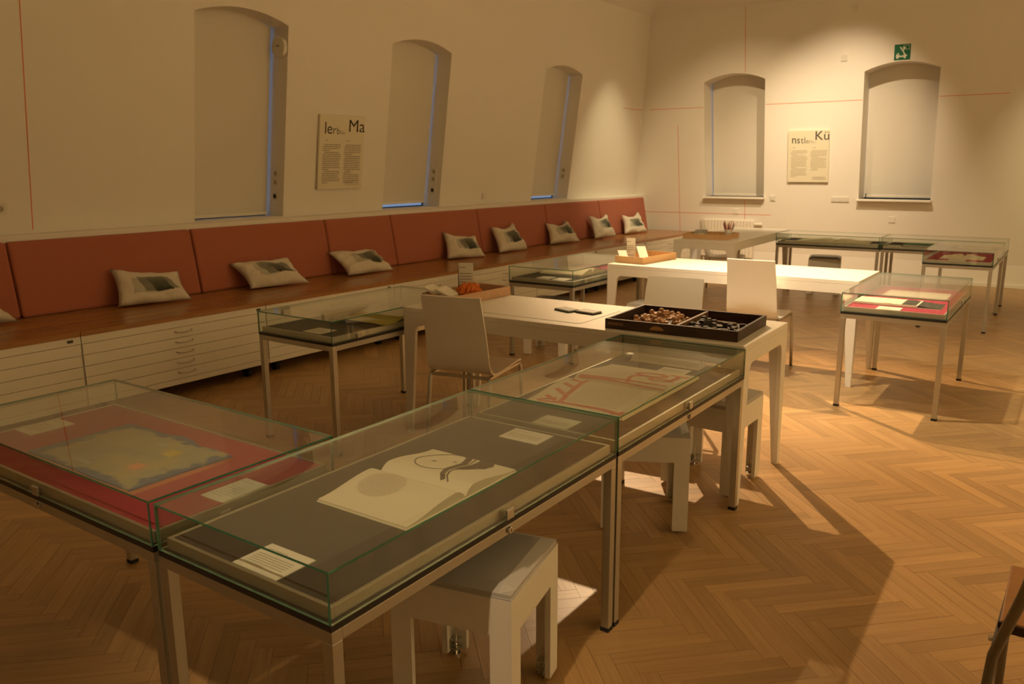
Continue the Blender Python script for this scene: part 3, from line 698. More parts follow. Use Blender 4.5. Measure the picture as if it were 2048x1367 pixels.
MZ = .6622
def label_card(x0, y0, x1, y1, label, rot=0, z=MZ):
    w, h = x1 - x0, y1 - y0; t = thing('caption_card', label, 'card', ((x0 + x1) / 2, (y0 + y1) / 2, z), rot, 'caption cards in the cases')
    b = MB(); b.box(-w / 2, -h / 2, 0, w / 2, h / 2, .0025); part('card', b, M['paper'], t)
    tt = t
    rotm = h > w
    b = MB(); r = random.Random(int(x0 * 1000)); n = 9; W_, H_ = (w, h)
    for k in range(n):
        if k in (1, 2): continue
        yy = H_ / 2 - .022 - k * (H_ - .035) / n; ll = W_ * (.8 if k not in (n - 1, 0) else .45)
        b.add([(-W_ * .42, yy, .0028), (-W_ * .42 + ll, yy, .0028), (-W_ * .42 + ll, yy + .0016, .0028), (-W_ * .42, yy + .0016, .0028)], [(0, 1, 2, 3)])
    part('caption_text', b, M['ink_soft'], t)
label_card(-2.972, 1.237, -2.864, 1.388, 'white caption card at the far left corner of the near red mat')
label_card(-1.925, 1.249, -1.820, 1.400, 'white caption card on the red mat beside the grey case')
label_card(-1.519, 1.050, -1.366, 1.164, 'white caption card at the near end of the nearest grey case')
label_card(-1.535, 2.122, -1.382, 2.226, 'white caption card at the far end of the nearest grey case')
label_card(-1.526, 2.312, -1.385, 2.415, 'white caption card just in front of the red-lettered book')
label_card(-1.480, 3.236, -1.350, 3.328, 'grey-looking caption card behind the red-lettered book')
label_card(-3.49, 2.975, -3.35, 3.10, 'white caption card near the front of the yellow sheet case')
label_card(-3.62, 5.54, -3.50, 5.66, 'left caption card before the open book in the far left case')
label_card(-3.46, 5.53, -3.34, 5.65, 'right caption card before the open book in the far left case')
label_card(-1.02, 5.485, -.88, 5.60, 'white caption card before the open booklet in the red case')
label_card(-2.95, 10.0, -2.82, 10.1, 'caption card at the left end of the black case row')
label_card(-2.02, 10.0, -1.90, 10.1, 'caption card at the right end of the left black case')
label_card(-1.80, 9.98, -1.66, 10.09, 'caption card beside the green book')
label_card(-1.02, 8.73, -.88, 8.83, 'caption card before the paper in the farthest red case')

# open book: spread along local x, page height along local y
def open_book(name, label, cx, cy, w, h, rz, mat, thick=.018, bump=.016, z=MZ, cover='paper_warm', left=None, flatk=0):
    t = thing(name, label, 'book', (cx, cy, z), rz)
    b = MB(); b.box(-w / 2 - .003, -h / 2 - .003, 0, w / 2 + .003, h / 2 + .003, .003); part('cover', b, M[cover], t)
    def H(x):
        s = abs(x) / (w / 2)
        return .003 + thick * .35 + (thick * .65 + bump) * (math.sin(min(1, s / .17) * math.pi / 2) if s < .17 else .5 + .5 * math.cos(min(1, (s - .17) / .83) * math.pi)) * (1 if s > 0 else 0)
    for sd, mt in ((-1, left or mat), (1, mat)):
        n = 44; vs = []; fs = []
        for i in range(n + 1):
            x = sd * (w / 2) * (i / n); zz = H(x) if i else .006
            vs += [(x, -h / 2, zz), (x, h / 2, zz), (x, -h / 2, .003), (x, h / 2, .003)]
        for i in range(n):
            a, c = i * 4, (i + 1) * 4; fs += [(a, c, c + 1, a + 1), (a + 2, c + 2, c, a), (a + 1, c + 1, c + 3, a + 3)]
        fs.append((n * 4, n * 4 + 2, n * 4 + 3, n * 4 + 1))
        if sd < 0: fs = [f[::-1] for f in fs]
        b = MB(); b.add(vs, fs); part('page_block', b, M[mt], t, smooth=False)
    t['h'] = 0; del t['h']
    return t, H
def stroke(parent, H, pts, wd, mat, name='brush_stroke', lift=.0012):
    pts = [Vector((x, y, 0)) for x, y in pts]; fine = []
    for a, c in zip(pts, pts[1:]):
        n = max(1, int((c - a).length / .012))
        fine += [a.lerp(c, i / n) for i in range(n)]
    fine.append(pts[-1]); vs = []; n = len(fine)
    for i, p in enumerate(fine):
        d = (fine[min(i + 1, n - 1)] - fine[max(0, i - 1)]).normalized(); q = Vector((-d.y, d.x, 0)); ww = wd[0] + (wd[1] - wd[0]) * i / (n - 1) if isinstance(wd, tuple) else wd
        for s in (-.5, .5):
            v = p + q * ww * s; vs.append((v.x, v.y, H(v.x) + lift))
    b = MB(); b.add(vs, [(2 * i, 2 * i + 2, 2 * i + 3, 2 * i + 1) for i in range(n - 1)]); return part(name, b, M[mat], parent)
def print_lines(parent, H, rows, mat='ink_soft', th=.0014, name='printed_text', horiz=True):
    b = MB()
    for (x0, x1, y) in rows:
        n = max(1, int(abs(x1 - x0) / .012))
        for i in range(n):
            a, c = x0 + (x1 - x0) * i / n, x0 + (x1 - x0) * (i + .85) / n
            if horiz: b.add([(a, y, H(a) + .0009), (c, y, H(c) + .0009), (c, y + th, H(c) + .0009), (a, y + th, H(a) + .0009)], [(0, 1, 2, 3)])
            else: b.add([(y, a, H(y) + .0009), (y + th, a, H(y + th) + .0009), (y + th, c, H(y + th) + .0009), (y, c, H(y) + .0009)], [(0, 1, 2, 3)])
    return part(name, b, M[mat], parent)
# book with circle drawing: reads from -x side; spread runs along world y (spine at y=1.59)
t, H = open_book('art_book', 'open cream book with a circle drawing and round block of text', -1.463, 1.644, .482, .320, R(90), 'paper_warm', .016, .013)
# local x -> world +y, local y -> world -x
circ = [(.148 + .092 * math.cos(a * math.pi / 24), .040 + .080 * math.sin(a * math.pi / 24)) for a in range(-4, 33)]
stroke(t, H, circ, .0034, 'ink_mid', 'circle_line')
stroke(t, H, [(.022, -.062), (.048, -.040), (.084, -.026), (.132, -.020), (.173, -.016), (.205, -.004), (.238, .010)], (.014, .022), 'ink_mid', 'curved_band')
stroke(t, H, [(.020, -.082), (.040, -.062), (.072, -.046), (.121, -.038), (.158, -.036), (.238, -.016)], .0045, 'ink_mid', 'curved_band')
vs = [(.100, -.044), (.125, -.062), (.140, -.070), (.162, -.076), (.180, -.092), (.200, -.090), (.218, -.096), (.239, -.084)]
b = MB(); q = []
for i in range(25):
    x = .100 + .138 * i / 24; yb = next((p[1] + (c[1] - p[1]) * (x - p[0]) / (c[0] - p[0]) for p, c in zip(vs, vs[1:]) if p[0] <= x <= c[0]), -.020)
    for y in (-.040 + .10 * max(0, x - .16), min(-.045, yb)): q.append((x, y, H(x) + .0012))
b.add(q, [(2 * i, 2 * i + 1, 2 * i + 3, 2 * i + 2) for i in range(24)]); part('dark_shape', b, M['ink_mid'], t)
stroke(t, H, [(.125, .066), (.137, .058)], .010, 'ink_soft', 'sketch_mark'); stroke(t, H, [(.172, .020), (.180, .015)], .009, 'ink_soft', 'sketch_mark')
rows = []
for i in range(17):
    hw = .066 * math.sqrt(max(0, 1 - ((i - 8) / 8.7) ** 2)); rows.append((-.098 - hw, -.098 + hw, -.010 + i * .0082))
print_lines(t, H, rows, 'ink_soft', .0016)
# red lettered book in case C: spread along world y, spine y about 2.92
t, H = open_book('art_book', 'large open book with broad red brush lettering over grey writing', -1.480, 2.866, .700, .415, R(90), 'paper_warm', .022, .010)
def off(p): return [(x + .024, y + .010) for x, y in p]
stroke(t, H, off([(-.362, .150), (-.336, .067), (-.333, -.109), (-.352, -.205)]), (0.0162, 0.0243), 'ink_red')
stroke(t, H, off([(-.360, -.160), (-.325, -.200)]), 0.0156, 'ink_red')
stroke(t, H, off([(.002, .182), (.012, .08), (.014, -.04), (.012, -.12), (.012, -.205)]), (0.0216, 0.0351), 'ink_red')
stroke(t, H, off([(-.335, .070), (-.26, .085), (-.119, .098), (-.045, .090)]), 0.0208, 'ink_red')
for xa, xb in ((-.327, -.290), (-.257, -.215), (-.183, -.150), (-.112, -.090)): stroke(t, H, off([(xa, .095), (xb, .160)]), (0.0162, 0.0203), 'ink_red')
stroke(t, H, off([(-.352, .165), (-.300, .105)]), 0.0143, 'ink_red')
stroke(t, H, off([(.205 + .048 * math.cos(a * math.pi / 9), -.058 + .060 * math.sin(a * math.pi / 9)) for a in range(19)]), 0.0286, 'ink_red')
stroke(t, H, off([(.108 + .026 * math.cos(a * math.pi / 9), -.140 + .045 * math.sin(a * math.pi / 9)) for a in range(19)]), 0.0182, 'ink_red')
stroke(t, H, off([(.010, -.040), (.070, -.020), (.110, -.016), (.150, -.030)]), 0.0195, 'ink_red'); stroke(t, H, off([(.100, -.180), (.164, -.175), (.225, -.165), (.262, -.150)]), 0.0195, 'ink_red'); stroke(t, H, off([(.269, -.114), (.263, -.200)]), 0.0195, 'ink_red')
print_lines(t, H, [(-.15, .07, xx) for xx in [-.28 + i * .0165 for i in range(16)]], 'ink_mid', .0018, horiz=False)
print_lines(t, H, [(.02, .17, xx) for xx in [.065 + i * .0165 for i in range(14)]], 'ink_mid', .0018, horiz=False)
# small open leaflet behind it
t, H = open_book('open_leaflet', 'small bright open leaflet at the table end of the red-lettered case', -1.500, 3.405, .11, .33, R(90), 'paper', .006, .022)

# collage in case A
t = thing('collage_book', 'pale collage with ragged blue painted edges on the near red mat', 'artwork', (-2.372, 1.305, MZ))
b = MB(); b.box(-.285, -.172, 0, .285, .170, .012); part('page_stack', b, M['salmon'], t)
pts = [(-.285, -.172), (-.1, -.170), (.1, -.174), (.287, -.170), (.284, .0), (.290, .165), (.200, .172), (.12, .165), (.06, .185), (-.01, .192), (-.05, .178), (-.12, .172), (-.2, .176), (-.288, .168), (-.282, .05)]
b = MB(); b.prism(pts, .0125, .0175); me = b.mesh('collage_sheet', M['collage']); ul = me.uv_layers.new(name='uv')
for p in me.polygons:
    for li in p.loop_indices:
        v = me.vertices[me.loops[li].vertex_index].co; ul.data[li].uv = (v.x / .58 + .5, v.y / .36 + .5)
link('collage_sheet', me, t)
for (x, y, w, hh, mt) in ((.13, -.055, .050, .042, 'salmon'), (.115, .070, .056, .048, 'yellow'), (.02, .10, .05, .03, 'paper_grey'), (-.05, -.12, .10, .018, 'paper_grey')):
    b = MB(); b.box(x - w / 2, y - hh / 2, .0176, x + w / 2, y + hh / 2, .0182); part('pasted_square', b, M[mt], t)

# case L: curved book on supports, yellow sheet
t, H = open_book('art_book', 'open book with wavy pages propped in the case by the bench', -3.47, 3.81, .56, .34, R(90), 'paper', .020, .030, z=MZ)
print_lines(t, H, [(-.1, .1, xx) for xx in (-.14, -.12, -.10, -.08)], 'ink_mid', .004, 'drawing_marks', horiz=False)
for hx in (.04, -.20):
    b = MB()
t = thing('yellow_sheet', 'curved olive yellow sheet lying in front of the wavy open book', 'sheet', (-3.36, 3.28, MZ))
b = MB(); n = 10; vs = []
for i in range(n + 1):
    y = -.02 + .24 * i / n; z = .030 - .026 * math.sin(math.pi * i / n); vs += [(-.22, y, z), (.15, y, z)]
b.add(vs, [(2 * i, 2 * i + 1, 2 * i + 3, 2 * i + 2) for i in range(n)]); part('sheet', b, M['olive'], t)
b = MB(); b.box(-.10, .20, 0, .10, .22, .03); b.box(-.10, -.02, 0, .10, .0, .026); part('support', b, M['acrylic'], t)
# case M
open_book('art_book', 'thick open cream book in the far left case', -3.56, 6.02, .40, .40, R(90), 'paper_warm', .030, .012)
t = thing('pink_booklet', 'pink booklet propped at the far end of the far left case', 'booklet', (-3.50, 6.42, MZ), R(3))
b = MB(); b.box(-.19, -.15, 0, .19, .15, .012); part('pages', b, M['paper'], t); b = MB(); b.box(-.192, -.152, .0121, .192, .152, .0145); part('cover', b, M['pink'], t)
b = MB(); b.box(-.15, -.10, .0146, .02, -.04, .0152); part('title_patch', b, M['pen_violet'], t)
# case R
t, H = open_book('open_booklet', 'open cream booklet with a dark grey right page on the red mat', -.935, 5.76, .50, .21, R(0), 'mat_grey', .010, .006, left='paper_warm')
t.location.x = -.925
b = MB(); b.box(-.262, -.11, .0035, .12, .12, .016); part('left_page', b, M['paper_warm'], t)
t = thing('flat_sheet', 'flat pale sheet behind the open booklet on the red mat', 'sheet', (-.90, 6.25, MZ)); b = MB(); b.box(-.2, -.14, 0, .2, .14, .004); part('paper', b, M['paper_warm'], t)
# case N1, N2, S
open_book('art_book', 'wide open beige book in the left black case', -2.42, 10.16, .80, .30, R(0), 'paper_warm', .016, .014)
t = thing('green_book', 'flat green book in the right black case', 'book', (-1.42, 10.17, MZ)); b = MB(); b.box(-.22, -.14, 0, .22, .14, .014); part('pages', b, M['paper'], t); b = MB(); b.box(-.224, -.144, .0142, .224, .144, .018); part('cover', b, M['green'], t)
t = thing('cream_folio', 'pale folio right of the green book', 'folio', (-.95, 10.22, MZ)); b = MB(); b.box(-.16, -.12, 0, .16, .12, .006); part('sheet', b, M['paper_warm'], t)
open_book('open_booklet', 'open cream paper in the farthest red case', -.93, 9.02, .36, .30, R(0), 'paper_warm', .010, .014)

# ------------------------------------------------------------------ white tables (one continuous shell: top, aprons, legs with round inner corners)
def table(x0, y0, x1, y1, label, rz=0, h=.762, lw=.085, ap=.095):
    cx, cy = (x0 + x1) / 2, (y0 + y1) / 2; X, Y = (x1 - x0) / 2, (y1 - y0) / 2
    t = thing('white_table', label, 'table', (cx, cy, 0), R(rz))
    b = MB(); b.box(-X, -Y, h - .03, X, Y, h); part('tabletop', b, M['white'], t, bevel=.003)
    def side(half, axis, off):
        rr = .045; q = [(-half, 0), (-half, h - .0301), (half, h - .0301), (half, 0), (half - lw * .42, 0)]
        zi = h - ap
        q += [(half - lw, zi - rr)]
        for i in range(1, 6):
            a = math.pi / 2 * i / 5; q.append((half - lw - rr + rr * math.cos(a), zi - rr + rr * math.sin(a)))
        for i in range(0, 6):
            a = math.pi / 2 + math.pi / 2 * i / 5; q.append((-half + lw + rr + rr * math.cos(a), zi - rr + rr * math.sin(a)))
        q.append((-half + lw * .42, 0))
        # split in three convex-ish pieces: apron and two legs
        return q
    th = .022
    for off in (-Y, Y - th):
        q = side(X, 'x', off); b = MB(); b.prism(q[::-1], off, off + th, axis='y'); part('long_frame', b, M['white'], t, bevel=.0015)
    for off in (-X - .0006, X - th + .0006):
        q = side(Y - .0006, 'y', off); b = MB(); b.prism([(p, z) for p, z in q], off, off + th, axis='x'); part('end_frame', b, M['white'], t, bevel=.0015)
    return t
table(-3.186, 3.484, -1.184, 4.174, 'near white table carrying the dark type tray and orange wool', 1.2)
table(-3.205, 5.990, -1.235, 6.680, 'middle white table, brightly lit at its right end')
table(-3.715, 8.430, -3.025, 10.53, 'far white table with pencils, turned lengthwise towards the back wall', 1.2)

# ------------------------------------------------------------------ stools
def stool():
    t = thing('stool', '', 'stool'); h = .432; a = .185; lw = .064; th = .018
    for sx, sy in ((-1, -1), (1, -1), (1, 1), (-1, 1)):
        b = MB(); x, y = sx * a, sy * a
        b.box(min(x, x - sx * lw), min(y, y - sy * th), .012, max(x, x - sx * lw), max(y, y - sy * th), h - .11)
        b.box(min(x, x - sx * th), min(y - sy * th, y - sy * lw), .012, max(x, x - sx * th), max(y - sy * th, y - sy * lw), h - .11)
        lg = part('leg', b, M['white'], t)
        b = MB(); fx, fy = x - sx * .034, y - sy * .034
        b.cyl((fx, fy, 0), .016, .006, seg=14); b.cyl((fx, fy, .006), .004, .085, seg=8); b.cyl((fx, fy, .030), .009, .006, seg=6)
        part('levelling_foot', b, M['chrome'], lg)
        b = MB(); b.box(fx - .016, fy - .016, .022, fx + .016, fy + .016, .025); b.box(fx - .016, fy - .016, .052, fx + .016, fy + .016, .055); b.box(fx + sx * .013, fy - .016, .022, fx + sx * .016, fy + .016, .055)
        part('foot_bracket', b, M['alu'], lg)
    for q in ((-a, -a, a, -a + th), (-a, a - th, a, a), (-a, -a + th, -a + th, a - th), (a - th, -a + th, a, a - th)):
        b = MB(); b.box(q[0], q[1], h - .11, q[2], q[3], h); part('apron', b, M['white'], t)
    b = MB(); c = a - .004; n = 10; vs = []; fs = []
    for i in range(n + 1):
        for j in range(n + 1):
            u, v = i / n * 2 - 1, j / n * 2 - 1; e = (max(0, 1 - u ** 8) * max(0, 1 - v ** 8)) ** .5; vs.append((u * c, v * c, h + .016 + .016 * e))
    for i in range(n):
        for j in range(n): q = i * (n + 1) + j; fs.append((q, q + n + 1, q + n + 2, q + 1))
    b.add(vs, fs)
    rim = [(-c, -c), (c, -c), (c, c), (-c, c)]
    b.add([(x, y, h + .001) for x, y in rim] + [(x, y, h + .016) for x, y in rim], [(3, 2, 1, 0)] + [(i, (i + 1) % 4, 4 + (i + 1) % 4, 4 + i) for i in range(4)])
    part('seat_pad', b, M['seat_vinyl'], t, smooth=False)
    b = MB(); b.box(-c - .003, -c - .003, h, c + .003, c + .003, h + .005); part('piping', b, M['seat_vinyl'], t)
    return t
s0 = stool()
SP = [((-1.339, 1.738), 12.4, 'white stool with shade-greyed pad tucked under the nearest grey case'), ((-1.500, 3.180), 28, 'white stool turned askew under the red-lettered case'),
      ((-1.405, 3.765), -1, 'white stool under the right end of the near table'), ((-2.57, 10.45), 12, 'white stool under the left black case by the back wall'),
      ((-2.93, 6.24), 8, 'white stool with bright pad between near and middle tables'), ((-3.62, 5.78), 14, 'white stool standing in front of the far left case')]
SP[4] = ((-2.83, 6.16), 0, 'white stool under the near edge of the middle table')
for i, (p, r, lb) in enumerate(SP):
    o = s0 if i == 0 else copy_tree(s0); o.location = (p[0], p[1], 0); o.rotation_euler = (0, 0, R(r)); o['label'] = lb; o['group'] = 'white box stools with pads'

# ------------------------------------------------------------------ plywood chairs
def chair():
    t = thing('plywood_chair', '', 'chair'); n = 22
    prof = [(.455, .432), (.445, .450), (.40, .458), (.30, .455), (.18, .448), (.09, .446), (.045, .452), (.018, .472), (.004, .505), (-.006, .56), (-.024, .67), (-.050, .78), (-.078, .885)]
    wd = [.355, .37, .382, .388, .388, .385, .382, .380, .378, .374, .366, .358, .350]
    th = .011; top = []; N = len(prof)
    b = MB(); vs = []; fs = []
    for i in range(N):
        p = Vector((0, prof[i][0], prof[i][1])); a = prof[max(0, i - 1)]; c = prof[min(N - 1, i + 1)]
        d = Vector((0, c[0] - a[0], c[1] - a[1])).normalized(); nn = Vector((0, d.z, -d.y))
        w = wd[i] / 2
        bow = .010 if i > 8 else 0
        for q, k in ((0, 0), (1, 1)):
            for s in (-1, -.5, 0, .5, 1):
                o = p + nn * (-th if k else 0) ; vs.append((s * w, o.y - bow * (1 - s * s), o.z))
    for i in range(N - 1):
        a, c = i * 10, (i + 1) * 10
        for s in range(4):
            fs.append((a + s, a + s + 1, c + s + 1, c + s)); fs.append((a + 5 + s + 1, a + 5 + s, c + 5 + s, c + 5 + s + 1))
        fs.append((a, c, c + 5, a + 5)); fs.append((a + 4, a + 9, c + 9, c + 4))
    for e in (0, (N - 1) * 10):
        for s in range(4): fs.append((e + s, e + s + 1, e + 5 + s + 1, e + 5 + s))
    b.add(vs, fs); me = b.mesh('shell', M['white']); 
    o = link('seat_shell', me, t)
    import bmesh
    bm = bmesh.new(); bm.from_mesh(me); bmesh.ops.recalc_face_normals(bm, faces=bm.faces); bm.to_mesh(me); bm.free()
    sb = o.modifiers.new('sub', 'SUBSURF'); sb.levels = 1; sb.render_levels = 2
    for e in range(2): pass
    for p in me.polygons: p.use_smooth = True
    cr = me.attributes.new('crease_edge', 'FLOAT', 'EDGE'); sh = me.attributes.new('sharp_edge', 'BOOLEAN', 'EDGE')
    for i, ed in enumerate(me.edges):
        a, c = ed.vertices; k = 0
        sa, sc = a % 10, c % 10
        if sa % 5 in (0, 4) and sc % 5 in (0, 4) and (sa % 5 == sc % 5): k = 1
        if a // 10 == c // 10 and a // 10 in (0, N - 1): k = 1
        cr.data[i].value = k; sh.data[i].value = bool(k)
    w = .178
    for s in (-1, 1):
        b = MB(); b.tube([(s * w, .425, .430), (s * (w + .004), .437, .40), (s * (w + .012), .445, .2), (s * (w + .018), .450, .006)], .0115, 10); part('leg', b, M['steel'], t, smooth=True)
        b = MB(); b.tube([(s * w, .015, .432), (s * (w + .004), .004, .40), (s * (w + .012), -.010, .2), (s * (w + .018), -.022, .006)], .0115, 10); part('leg', b, M['steel'], t, smooth=True)
        b = MB(); b.box(s * w - .009, .015, .424, s * w + .009, .425, .436); part('side_rail', b, M['steel'], t)
    b = MB(); b.box(-w, .004, .421, w, .022, .436); part('rear_rail', b, M['steel'], t, bevel=.001); b = MB(); b.box(-w, .32, .424, w, .335, .434); part('cross_rail', b, M['steel'], t)
    return t
c0 = chair()
CP = [((-2.715, 3.385), 11.5, 'white plywood chair with its back to the viewer at the near table'),
      ((-2.00, 4.55), 186, 'white plywood chair facing the viewer behind the dark type tray'),
      ((-1.955, 5.92), 1, 'white plywood chair in front of the brightly lit middle table'),
      ((-3.86, 9.86), -76, 'white plywood chair at the far side of the far table, behind the pencil cup')]
for i, (p, r, lb) in enumerate(CP):
    o = c0 if i == 0 else copy_tree(c0); o.location = (p[0], p[1], 0); o.rotation_euler = (0, 0, R(r)); o['label'] = lb; o['group'] = 'white plywood chairs'

# wooden chair at the right picture edge
t = thing('wooden_chair', 'wooden seat chair with grey metal frame cut by the right picture edge', 'chair', (.14, 2.2, 0))
b = MB(); b.box(-.197, -.015, .432, .20, .335, .450); part('seat', b, M['chair_wood'], t, bevel=.004)
b = MB(); b.box(-.200, -.022, .424, .20, -.015, .448); part('front_edge', b, M['dark_wood'], t)
b = MB(); b.box(-.09, -.52, .78, .30, -.505, .95); part('backrest', b, M['chair_wood'], t, bevel=.004)
for s, xo in ((-1, 0), (1, .40)):
    b = MB(); b.tube([(-.115 + xo, -.44, .93), (-.135 + xo, -.36, .78), (-.153 + xo, -.27, .65), (-.198 + xo, -.164, .433), (-.202 + xo, -.185, .36), (-.202 + xo, -.20, .006)], .012, 10); part('rear_leg', b, M['frame_grey'], t, smooth=True)
    b = MB(); b.tube([(-.185 + xo * .9, .34, .44), (-.19 + xo * .9, .355, .2), (-.19 + xo * .9, .36, .006)], .012, 10); part('front_leg', b, M['frame_grey'], t, smooth=True)
    b = MB(); b.tube([(-.198 + xo, -.16, .425), (-.185 + xo * .9, .34, .425)], .010, 8); part('side_rail', b, M['type_metal'], t)
b = MB(); b.cyl((-.215, -.05, .415), .008, .02, 'x', 10); part('screw', b, M['chrome'], t)

# ------------------------------------------------------------------ trays
TZ = .7625; KP = .9906
def tray(name, label, x0, y0, x1, y1, mat, rz=0, h=.052, th=.008, divider=None, z=TZ):
    cx, cy = (x0 + x1) / 2 * KP, (y0 + y1) / 2 * KP; X, Y = (x1 - x0) / 2, (y1 - y0) / 2
    t = thing(name, label, 'tray', (cx, cy, z), rz)
    b = MB(); b.box(-X + th, -Y + th, 0, X - th, Y - th, .006); part('base', b, mat, t)
    for q in ((-X, -Y, X, -Y + th), (-X, Y - th, X, Y), (-X, -Y + th, -X + th, Y - th), (X - th, -Y + th, X, Y - th)):
        b = MB(); b.box(q[0], q[1], 0, q[2], q[3], h); part('side', b, mat, t, bevel=.0012)
    if divider is not None:
        b = MB(); b.box(divider - th / 2, -Y + th, .006, divider + th / 2, Y - th, h - .004); part('divider', b, M['worn_wood'], t)
    return t
dt = tray('type_tray', 'dark old wooden drawer with two compartments of stamps and type blocks', -1.928, 3.590, -1.262, 4.075, M['dark_wood'], 0, .050, .014, divider=.030)
dt.rotation_euler.z = R(3)
b = MB(); b.box(-.318, -.2440, .020, -.235, -.2432, .034); part('worn_patch', b, M['worn_wood'], dt)
b = MB(); b.prism([(-.06 + .035 * math.cos(a * math.pi / 8), .016 + .020 * math.sin(a * math.pi / 8)) for a in range(9)], -.2445, -.2432, axis='y'); part('cup_pull_mark', b, M['brass'], dt)
dtm = Matrix.Translation(dt.location) @ Matrix.Rotation(R(3), 4, 'Z')
def put(name, mb, mat, label, cat, x, y, z, rx=0, ry=0, rz=0, group=None, m0=dtm):
    o = part(name, mb, mat, None, label=label, cat=cat, group=group)
    o.matrix_world = m0 @ Matrix.Translation((x, y, z)) @ Matrix.Rotation(rz, 4, 'Z') @ Matrix.Rotation(ry, 4, 'Y') @ Matrix.Rotation(rx, 4, 'X'); return o
r = random.Random(5)
knob = MB(); knob.ball((0, 0, .012), .014, 10, 7, (1, 1, .8)); knob.cyl((0, 0, -.016), .008, .02, seg=10, r2=.005)
knobme = knob.mesh('stamp_knob', M['stone'])
disc = MB().cyl((0, 0, 0), .016, .008, seg=12).mesh('wooden_disc', M['stone2'])
blk = MB().box(-.018, -.011, 0, .018, .011, .012).mesh('stamp_block', M['stone'])
pin = MB().cyl((0, 0, 0), .004, .045, 'x', 8).mesh('metal_pin', M['brass'])
GL = 'wooden stamps heaped in the left compartment'; LB = 'small wooden stamp in the heap in the left compartment of the dark tray'
for i in range(72):
    a = r.gauss(0, 1); x = -.150 + a * .062; y = .0 + r.gauss(0, .085)
    x = max(-.29, min(-.01, x)); y = max(-.20, min(.20, y)); hgt = .010 + .040 * math.exp(-((x + .15) / .08) ** 2 - (y / .12) ** 2) * r.random()
    kd = r.random(); me, nm = (knobme, 'wooden_stamp') if kd < .5 else ((disc, 'wooden_disc') if kd < .68 else ((blk, 'stamp_block') if kd < .88 else (pin, 'metal_pin')))
    o = bpy.data.objects.new(nm, me); COL.objects.link(o)
    o['label'] = {'wooden_stamp': 'turned wooden stamp knob in the heap in the dark tray', 'wooden_disc': 'pale wooden disc in the heap in the dark tray', 'stamp_block': 'brown stamp block in the heap in the dark tray', 'metal_pin': 'shiny metal pin in the heap in the dark tray'}[nm]
    o['category'] = 'stamp' if nm != 'metal_pin' else 'pin'; o['group'] = nm.replace('_', ' ') + 's in the left compartment'
    tilt = r.uniform(-1.2, 1.2)
    o.matrix_world = dtm @ Matrix.Translation((x, y, hgt + .008)) @ Matrix.Rotation(r.uniform(0, 6.28), 4, 'Z') @ Matrix.Rotation(tilt if nm in ('wooden_stamp',) else tilt * .4, 4, 'X')
for p in knobme.polygons: p.use_smooth = True
tb = MB().box(-.012, -.008, 0, .012, .008, .024).mesh('type_block', M['type_metal']); tb2 = MB().box(-.018, -.010, 0, .018, .010, .010).mesh('type_block', M['type_metal'])
for i in range(64):
    x = .055 + r.random() ** 1.2 * .23; y = -.05 + r.gauss(0, .075) - (x - .1) * .3
    x = min(.295, x); y = max(-.205, min(.19, y))
    o = bpy.data.objects.new('type_block', tb if r.random() < .65 else tb2); COL.objects.link(o)
    o['label'] = 'dark metal type block in the right compartment of the dark tray'; o['category'] = 'type block'; o['group'] = 'dark metal type blocks in the right compartment'
    o.matrix_world = dtm @ Matrix.Translation((x, y, .0065 + (.012 if r.random() < .25 else 0))) @ Matrix.Rotation(r.uniform(0, 6.28), 4, 'Z') @ Matrix.Rotation(r.choice((0, 0, .3)), 4, 'X')
put('wooden_rule', MB().box(-.05, -.009, 0, .05, .009, .012), M['worn_wood'], 'short brown wooden rule lying alone in the right compartment', 'rule', .165, .13, .0065, rz=-.1)

# tins on the near table
for (x, y, rz, mt, lb) in ((-2.333, 3.888, -.35, 'box_green', 'flat stamp tin with a green base, left one of the pair'), (-2.195, 3.893, -.15, 'black', 'flat grey stamp tin with a black base, right one of the pair')):
    t = thing('stamp_pad', lb, 'stamp pad', (x * KP, y * KP, TZ), rz)
    b = MB(); b.box(-.062, -.042, 0, .062, .042, .007); part('base', b, M[mt], t, bevel=.002)
    b = MB(); b.box(-.060, -.040, .0072, .060, .040, .015); part('lid', b, M['box_grey'], t, bevel=.003)
# thin clear sheet lying on the table
t = thing('desk_mat', 'thin pale mat with rounded corners lying on the near table', 'mat', (-2.42, 3.80, TZ), .0)
b = MB(); cc = []
for (px, py, a0) in ((.33, .205, 0), (-.33, .205, 90), (-.33, -.205, 180), (.33, -.205, 270)):
    for i in range(6): a = R(a0 + 18 * i); cc.append((px + .03 * math.cos(a), py + .03 * math.sin(a)))
b.prism(cc, 0, .0016); part('sheet', b, M['white'], t)

